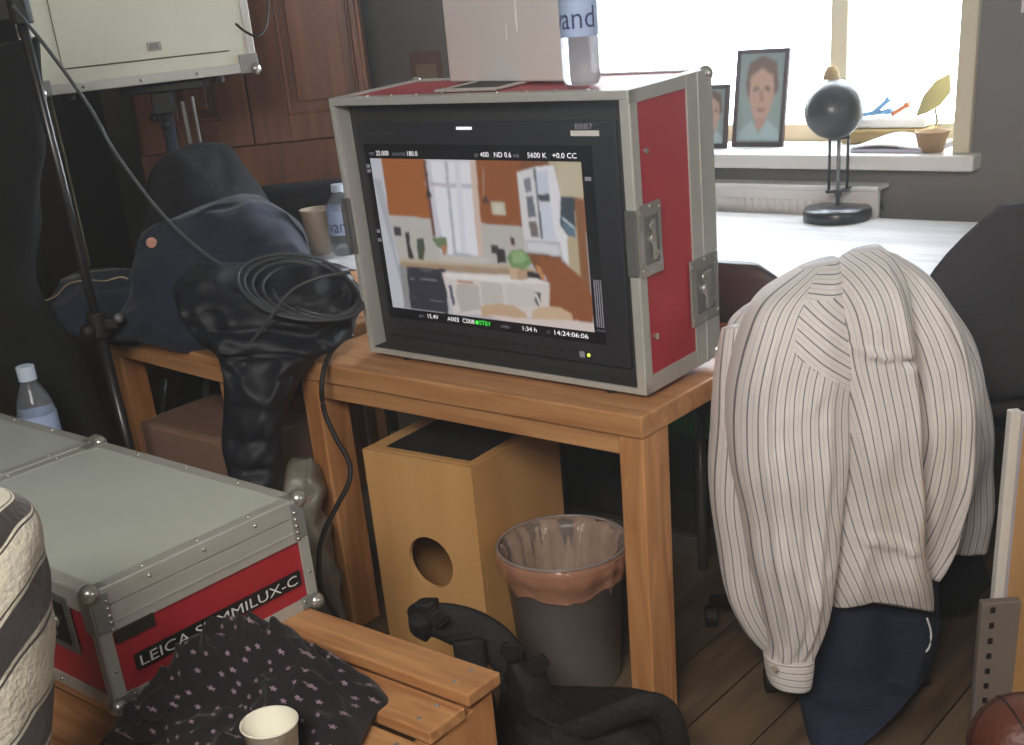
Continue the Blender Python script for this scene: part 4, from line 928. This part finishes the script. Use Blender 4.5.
t2 = thing('white_cloth_pad', 'folded white cloth lying in the wicker basket on the sill', 'cloth', p + UX * -.01 + Vector((0, 0, .043)), YAW)
MB().box(0, .25, .004, .066, 0, .03).build('folded_cloth', paper, t2, bevel=.010)
for i, (x, zz, r, L_, m, nm, lb) in enumerate(((.02, .0, 5, .11, bluep, 'plastic_strap', 'pale blue strap lying flat on the white cloth nearest the lamp'), (.07, .004, -38, .07, bluep, 'plastic_strap', 'pale blue strap leaning upright among the bits on the white cloth'), (.13, .0, 30, .06, orangep, 'orange_clip', 'orange clip on the white cloth in the wicker basket'))):
    s = thing(nm, lb, 'strap' if i < 2 else 'clip', p + UX * x + Vector((0, 0, .074 + zz)) + VX * .03, YAW, 'straps on the sill' if i < 2 else None)
    M = Matrix.Rotation(math.radians(-abs(r)), 4, 'Y')
    MB().box(0, L_, -.010, .010, 0, .012, M).build('band', m, s, bevel=.003); MB().box(L_ * .8, L_, -.013, .013, -.002, .015, M).build('buckle', m, s, bevel=.003)

# ------------------------------------------------------------------ chairs
def office_chair(label, loc, rz, top, hw, tilt, shape, m, arms=True):
    t = thing('office_chair', label, 'chair', loc, rz, 'dark office chairs')
    rows = []; n = 24; pts = []
    for i in range(15):
        s = i / 14; z = .50 + (top - .50) * s; w = hw * (shape(s)); y = -.20 - tilt * (s)
        ring = []
        for k in range(n):
            a = 2 * PI * k / n; ex = math.copysign(abs(math.cos(a)) ** .7, math.cos(a)); ey = math.sin(a)
            ring.append(Vector((w * ex, y + .028 * ey - .05 * (1 - ex * ex) * 1 + .03, z)))
        rows.append(ring)
    MB().grid(rows, True, None, True).build('backrest', m, t, smooth=True)
    loftz = [(0, .0), (.2, 0), (.24, .02), (.245, .05), (.2, .075), (0, .08)]
    MB().lathe(loftz, 36, (0, .03, .42)).build('seat', m, t, smooth=True)
    MB().box(-.03, .03, -.24, .02, .38, .41).box(-.03, .03, -.26, -.22, .38, .60).build('back_bracket', blackp, t, bevel=.006)
    MB().cyl((0, 0, .09), (0, 0, .42), .025).build('gas_column', chrome_dark, t)
    for k in range(5):
        a = k * 2 * PI / 5 + .3; e_ = Vector((.27 * math.cos(a), .27 * math.sin(a), .07))
        l = MB().cyl((0, 0, .11), e_, .022, .014).build('base_spoke', blackp, t, smooth=True)
        MB().cyl(e_ + Vector((-.012, 0, -.042)), e_ + Vector((.012, 0, -.042)), .027).build('caster', rubber, l)
    if arms:
        for sx in (-1, 1):
            MB().tube([(sx * .22, -.05, .45), (sx * .27, -.04, .5), (sx * .27, -.03, .64)], .012).build('arm_post', blackp, t, smooth=True); MB().box(sx * .27 - .025, sx * .27 + .025, -.14, .12, .64, .67).build('armrest', blackp, t, bevel=.008)
    return t
sh = lambda s: .75 + .3 * math.sin(PI * min(s * .8 + .1, 1)) - (0 if s < .8 else (s - .8) ** 1.6 * 4.2)
cB = at(1010, 330, Y=2.62)
office_chair('large charcoal high backed office chair at the right edge before the desk', (1.22, 2.80, 0), math.radians(8), .925, .30, .05, lambda s: (1 - max(0, s - .45) ** 2 * 1.9), chairm)
office_chair('dark office chair completely draped with the striped shirt', (.74, 2.43, 0), math.radians(-5), .88, .19, .02, sh, chairm, arms=False)
cA = at(741, 290, Y=2.72)
t = thing('brown_chair', 'brown vinyl chair whose rounded back shows between the monitor case and the shirt', 'chair', (cA.x, 2.74, 0), YAW)
mb = MB(); rows = []
for i in range(13):
    s = i / 12; z = .48 + .345 * s; w = .165 * (1 - max(0, s - .72) ** 2 * 7.5); rows.append([Vector((w * math.copysign(abs(math.cos(a)) ** .7, math.cos(a)), .02 * math.sin(a) - .03 * s, z)) for a in [2 * PI * k / 24 for k in range(24)]])
mb.grid(rows, True, None, True).build('backrest', brownch, t, smooth=True)
MB().box(-.15, .15, .02, .38, .43, .47).build('seat', brownch, t, bevel=.015)
for x in (-.13, .13):
    for yy in (.03, .36): MB().cyl((x, yy, 0), (x, yy, .43), .013).build('leg', chrome_dark, t, smooth=True)

# ------------------------------------------------------------------ shirt over the chair, sweater below
SO = Vector((.72, 2.2, .3))
t = thing('striped_shirt', 'white shirt with thin dark stripes hung over an office chair', 'shirt', SO)
def sp_(rows, name, m=stripe, **k):
    n = k.pop('n', 8); sub = k.pop('sub', 0)
    return loft(MB(), rows, n=n, **k).build(name, m, t, smooth=True, world=True)
sp_([(862, 250, 884, 250, 2.22, .02), (838, 270, 906, 268, 2.24, .06), (820, 300, 926, 296, 2.25, .08), (812, 340, 940, 330, 2.25, .09), (820, 400, 950, 380, 2.25, .09), (824, 460, 950, 446, 2.25, .085), (830, 530, 940, 516, 2.25, .08), (836, 570, 930, 560, 2.25, .06)],
    'shirt_lining', nz=.006, nscale=7, anchor='r', seed=1)
sp_([(852, 252, 880, 245, 2.185, .02), (836, 268, 892, 256, 2.16, .05), (832, 292, 902, 280, 2.13, .07), (834, 330, 908, 318, 2.11, .08), (838, 372, 911, 362, 2.10, .08), (839, 420, 914, 414, 2.10, .08), (836, 480, 917, 476, 2.11, .08), (832, 535, 921, 530, 2.12, .075), (828, 575, 928, 572, 2.12, .07), (827, 600, 931, 606, 2.13, .06)],
    'shirt_front', fold=(.010, 8, 5), nz=.004, nscale=8, anchor='r', seed=1, seg=120, hem=.030, uvrot=-.10, wr=.006, wrs=7, creases=((.08, .3, .45, .75, .022, .16), (.45, .75, .85, .8, .014, .16), (.36, -.7, .40, .25, .016, .22), (.75, -.8, .80, .7, .014, .25)))
sp_([(872, 246, 898, 254, 2.21, .02), (878, 270, 928, 276, 2.20, .06), (888, 310, 950, 312, 2.19, .085), (894, 360, 966, 352, 2.19, .095), (898, 420, 972, 404, 2.19, .10), (902, 480, 966, 470, 2.19, .095), (906, 530, 950, 525, 2.20, .08), (908, 566, 934, 568, 2.20, .06)],
    'shirt_back', fold=(.012, 7, 4), nz=.004, nscale=8, anchor='r', seed=21, seg=110, wr=.008, wrs=8, creases=((.15, .4, .95, .5, .02, .16),))
sp_([(800, 268, 838, 258, 2.17, .03), (760, 296, 842, 286, 2.14, .07), (742, 330, 846, 330, 2.12, .09), (730, 375, 848, 372, 2.11, .095), (728, 420, 846, 420, 2.11, .095), (732, 470, 843, 470, 2.10, .09), (742, 520, 838, 520, 2.10, .085), (752, 570, 834, 570, 2.09, .075), (762, 615, 828, 612, 2.09, .06), (768, 640, 816, 644, 2.09, .045), (768, 656, 812, 656, 2.09, .036)],
    'sleeve', fold=(.007, 9, 3), nz=.004, nscale=8, anchor='l', seed=6, seg=160, n=12, wr=.004, wrs=8, patch=lambda s_, e_: (math.radians(-80) if s_ < .10 else math.radians(-58)) if (s_ < .225 + (e_ + .2) * .085 and -.2 + (.2 - s_) * .4 < e_ < .93) else None, creases=((.3, .5, .95, .3, .014, .12), (.35, -.1, .9, -.1, .012, .12), (.2, -.6, .85, -.5, .012, .1)))
sp_([(764, 655, 814, 656, 2.088, .040), (765, 664, 813, 668, 2.088, .041), (767, 676, 811, 682, 2.088, .040), (770, 682, 809, 685, 2.088, .038)], 'cuff', seg=60, uvrot=PI / 2, pw=.85)
sp_([(724, 330, 752, 322, 2.21, .02), (716, 372, 770, 366, 2.21, .05), (711, 430, 780, 430, 2.21, .06), (710, 480, 784, 480, 2.21, .06), (716, 540, 790, 540, 2.21, .055), (726, 590, 794, 590, 2.2, .045), (744, 630, 790, 630, 2.19, .03), (764, 652, 784, 654, 2.19, .015)], 'front_panel', fold=(.006, 10, 3), nz=.005, nscale=8, anchor='l', seed=9)
sp_([(905, 290, 945, 296, 2.27, .03), (915, 330, 968, 332, 2.28, .06), (925, 380, 982, 380, 2.30, .075), (930, 430, 988, 430, 2.31, .075), (930, 480, 990, 478, 2.32, .07), (932, 520, 988, 515, 2.32, .065), (936, 545, 984, 548, 2.32, .05)], 'sleeve', fold=(.007, 9, 4), nz=.006, nscale=9, anchor='r', seed=12)
p = at(774, 668, Y=2.04) - SO; MB().cyl(p + Vector((0, -.0, 0)), p + Vector((0, -.006, 0)), .0055, seg=16).build('button', mat('pearl', (176, 160, 140), .3), t)
loft(MB(), [(740, 312, 756, 302, 2.26, .015), (728, 326, 780, 300, 2.25, .03), (726, 345, 790, 330, 2.24, .03)], n=6, anchor='l', nz=.004, nscale=14).build('collar', stripe, t, smooth=True, world=True)
cloth('navy_sweater', 'dark navy knitted sweater hanging from the chair below the striped shirt', 'sweater',
      [(790, 520, 930, 520, 2.24, .08), (796, 580, 932, 580, 2.23, .10), (800, 630, 932, 625, 2.22, .10), (800, 670, 926, 660, 2.21, .10), (798, 700, 908, 684, 2.12, .085), (802, 728, 885, 704, 2.06, .07), (810, 752, 850, 740, 2.02, .05)], sweaterm, fold=(.016, 6, 3), nz=.010, nscale=9, uvs=False, seed=3)
o = bpy.data.objects['navy_sweater']
D = [Vector(d) - o.location for d in dens([tuple(p_) for p_ in (A(927, 618, 2.12), A(931, 632, 2.12), A(930, 645, 2.12), A(926, 652, 2.12))], 5)]
MB().tube(D, .0022, 6).build('piping', paper, o, smooth=True)
cloth('black_scarf', 'small black garment hanging behind the right sleeve of the shirt', 'garment',
      [(932, 540, 975, 540, 2.42, .03), (926, 562, 984, 555, 2.42, .05), (926, 585, 984, 580, 2.42, .05), (934, 602, 972, 606, 2.42, .03)], blackcl, nz=.02, nscale=14, uvs=False, seed=5)

# ------------------------------------------------------------------ right edge
a = at(1006, 600, Y=2.02)
t = thing('plywood_box', 'honey coloured plywood box standing at the right edge of the picture', 'box', (a.x, 1.72, 0), 0)
zt_ = .70
MB().box(0, .30, 0, .30, 0.003, zt_).build('box_shell', birch, t, bevel=.003)
MB().box(.03, .27, .03, .27, zt_ - .001, zt_ + .003).build('seat_pad', blackcl, t, bevel=.002)
a = at(1006, 580, Y=2.05); b = at(1018, 410, Y=2.05)
t = thing('white_board', 'white framed board leaning behind the plywood box at the right edge', 'board', (at(1006, 600, Y=2.02).x - .012, 2.03, 0), 0)
MB().box(0, .4, 0, .012, .235, b.z).build('board_face', mat('pale_lilac_board', (200, 200, 214), .5), t, bevel=.002)
MB().box(-.008, .012, -.004, .016, .225, b.z + .006).box(-.008, .41, -.004, .016, .225, .245).build('board_frame', white, t, bevel=.002)
MB().box(.05, .07, 0, .02, 0, .235).box(.3, .32, 0, .02, 0, .235).build('board_leg', steelg, t)
a = at(970, 745, z=0); b = at(968, 605, Y=a.y)
t = thing('perforated_panel', 'grey steel panel with a row of slots standing on the floor at the right', 'panel', a, math.radians(-4))
pz = mat('grey_zinc', (128, 120, 112), .6, .2, .08, 12)
MB().box(0, .078, 0, .02, 0, b.z).build('panel_sheet', pz, t, bevel=.003)
for k in range(9): MB().box(.016, .025, -.001, .003, .03 + k * .033, .042 + k * .033).build('slot', blackp, t)
a = at(1012, 730, Y=1.62)
t = thing('leather_ball', 'brown leather panelled ball at the bottom right corner', 'ball', (a.x + .02, 1.62, 0))
r_ = .085; zc = max(a.z - .03, r_)
MB().sph((0, 0, zc), r_, seg=32).build('ball_skin', leather, t, smooth=True)
mb = MB()
for M in (Matrix(), Matrix.Rotation(1.2, 4, 'X'), Matrix.Rotation(1.2, 4, 'Y')): mb.lathe([(r_ + .0008, -.0016), (r_ + .0016, 0), (r_ + .0008, .0016)], 60, (0, 0, zc), M)
mb.build('seam', rubber, t, smooth=True)
LEATHER_Z = zc - r_
a = at(992, 440, Y=2.95); b = at(1030, 392, Y=2.95)
t = thing('cardboard_box', 'brown cardboard box in the shade at the right under the desk', 'box', (a.x, 2.85, 0), YAW)
MB().box(0, .3, 0, .2, 0, b.z).build('carton', browncard, t, bevel=.003); MB().box(.13, .17, -.002, .202, b.z - .08, b.z + .001).build('packing_tape', clay, t)

# ------------------------------------------------------------------ back left: cabinet, picture on the wall, dark seat
CYp = 4.55
def X_(px, py): return at(px, py, Y=CYp).x
def Z_(px, py): return at(px, py, Y=CYp).z
x0, x1, xs = X_(128, 100), X_(368, 90), X_(250, 110)
t = thing('wooden_cabinet', 'tall dark reddish cabinet with panelled doors in the back left corner', 'cabinet', (x0, CYp, 0), 0)
Wc = x1 - x0; zd = Z_(250, 145)
MB().box(0, Wc, .02, .24, 0, 2.3).build('carcass', mahog, t, bevel=.003)
MB().box(0, Wc, .0, .025, 0, zd - .004).build('lower_panel', mahog, t, bevel=.003)
def door(xa, xb, pa, pb_, pz):
    h1 = 2.2
    d = MB().box(xa, pa, -.012, .014, zd, h1).box(pb_, xb, -.012, .014, zd, h1).box(pa, pb_, -.012, .014, zd, pz).box(pa, pb_, -.012, .014, h1 - .1, h1).build('door', mahog, t, bevel=.003)
    MB().box(pa, pb_, .004, .012, pz, h1 - .1).box(pa + .04, pb_ - .04, -.006, .006, pz + .04, h1 - .14).build('door_panel', mahog, d, bevel=.006)
    MB().box(pa, pa + .012, -.008, .006, pz, h1 - .1).box(pb_ - .012, pb_, -.008, .006, pz, h1 - .1).box(pa, pb_, -.008, .006, pz, pz + .012).build('moulding', mahog, d, bevel=.004)
    return d
sx = xs - x0
door(sx + .003, Wc - .01, X_(288, 112) - x0, Wc - .03 if X_(361, 105) - x0 > Wc - .03 else X_(361, 105) - x0, Z_(320, 112))
door(.02, sx - .003, X_(176, 123) - x0, X_(222, 122) - x0, Z_(200, 123))
a = at(413, 85, v=1.70); b = at(447, 56, v=1.70)
t = thing('small_picture', 'small picture in a reddish wooden frame on the wall beside the carton', 'picture', UV((a - TO).dot(UX), 1.695, a.z), YAW)
MB().box(0, .14, 0, .02, 0, .11).build('picture_frame', mat('reddish_frame', (112, 72, 60), .6), t, bevel=.003); MB().box(.03, .13, -.002, .004, 0.012, .07).build('picture_print', mat('tan_print', (150, 128, 98), .7), t)
a = at(250, 215, Y=4.1); b = at(345, 183, Y=4.1)
t = thing('padded_bench', 'dark padded bench back in front of the reddish cabinet', 'bench', (at(300, 200, Y=4.15).x, 4.15, 0), 0)
MB().box(-.42, .24, 0, .12, .4, b.z).build('backrest', coat, t, bevel=.03, seg=4); MB().box(-.42, .24, -.4, .02, .3, .44).build('seat', coat, t, bevel=.03, seg=4)
for x in (-.38, .18):
    for yy in (-.36, .06): MB().box(x, x + .04, yy, yy + .04, 0, .31).build('leg', lampm, t)
t = thing('notice_sheet', 'white sheet pinned to the grey wall at the top right corner', 'notice', UV(1.012, 1.708, at(1018, 13, v=1.71).z), YAW)
MB().box(0, .2, 0, .003, 0, .28).build('sheet', paper, t); MB().cyl((.1, -.004, .27), (.1, 0, .27), .005).build('pin', chrome, t)
t = thing('olive_board', 'tall dark olive board standing at the far left behind the stand', 'panel', at(38, 235, Y=4.0), 0); t.location.z = 0
MB().box(0, .14, 0, .02, 0, 1.4).build('board_face', mat('olive_board', (76, 70, 44), .8), t, bevel=.002); MB().box(.12, .14, -.004, .0, 0, 1.4).build('board_edge', mat('olive_edge', (92, 78, 52), .8), t)

# ------------------------------------------------------------------ camera
cam = bpy.data.cameras.new('camera'); co = bpy.data.objects.new('camera', cam); C.objects.link(co); S.camera = co
co.location = EYEP
cam.sensor_width = 36; cam.sensor_fit = 'HORIZONTAL'; cam.lens = F * 36 / 1024
cam.shift_x = -PX / 1024; cam.shift_y = PY / 1024
cam.clip_start = .05
fw = Vector((0, math.cos(PIT), -math.sin(PIT))); right = Vector((1, 0, 0)); up = right.cross(fw)
c_, s_ = math.cos(ROLL), math.sin(ROLL)
# image x' = x c - y s ; y'(down) = x s + y c
R2 = right * c_ + up * s_ * 1
R2 = right * c_ + up * (s_)
U2 = up * c_ - right * s_
co.matrix_world = Matrix(((R2.x, U2.x, -fw.x, 0), (R2.y, U2.y, -fw.y, 0), (R2.z, U2.z, -fw.z, EYE), (0, 0, 0, 1)))

# ------------------------------------------------------------------ light
w = bpy.data.worlds.new('sky'); S.world = w; w.use_nodes = True; bg = w.node_tree.nodes['Background']; bg.inputs[0].default_value = (.90, .95, 1.0, 1); bg.inputs[1].default_value = 5.0
def area(name, loc, target, size, power, col, sy=None):
    l = bpy.data.lights.new(name, 'AREA'); l.size = size; l.energy = power; l.color = col
    if sy: l.shape = 'RECTANGLE'; l.size_y = sy
    o = bpy.data.objects.new(name, l); C.objects.link(o); o.location = loc; o.rotation_euler = (Vector(target) - Vector(loc)).to_track_quat('-Z', 'Y').to_euler(); return o
area('window_skylight', UV(.14, 2.0, 1.45), UV(.14, 0, .6), 1.4, 45, (.8, .9, 1.0), 1.1)
area('room_lamp', (-.5, -.35, 2.45), (.1, 2.3, .6), 1.0, 112, (1.0, .95, .88))
area('side_fill', (2.2, .2, 1.8), (.6, 2.2, .6), 1.0, 13, (1.0, .97, .94))  # weak soft fill light added from the right, no window stands there
sun = bpy.data.lights.new('sun', 'SUN'); sun.energy = 7; sun.angle = .02; sun.color = (1, .96, .9)
so = bpy.data.objects.new('sun', sun); C.objects.link(so); so.rotation_euler = Vector((-.165, -.986, -.40)).to_track_quat('-Z', 'Y').to_euler()

GLARE_HAZE = 1  # scattering volume added to imitate veiling lens glare round the bright window
if GLARE_HAZE:
    hz_ = bpy.data.materials.new('glare_haze'); hz_.use_nodes = True; nt = hz_.node_tree; nt.nodes.remove(nt.nodes['Principled BSDF'])
    vs = nt.nodes.new('ShaderNodeVolumeScatter'); vs.inputs['Density'].default_value = .05; vs.inputs['Anisotropy'].default_value = .74; vs.inputs['Color'].default_value = (1, 1, 1, 1)
    nt.links.new(vs.outputs[0], nt.nodes['Material Output'].inputs['Volume'])
    hb = rbox(-3.35, 4.35, -5.35, 2.1, -.15, 2.75, 'glare_haze', hz_); hb['kind'] = 'stuff'; tag(hb, 'thin haze added through the room to imitate lens glare from the window', 'haze')
S.view_settings.view_transform = 'Standard'; S.view_settings.look = 'None'; S.view_settings.exposure = 0; S.view_settings.gamma = 1; S.view_settings.use_curve_mapping = False
S.cycles.use_denoising = True
S.cycles.max_bounces = 8; S.cycles.transparent_max_bounces = 16
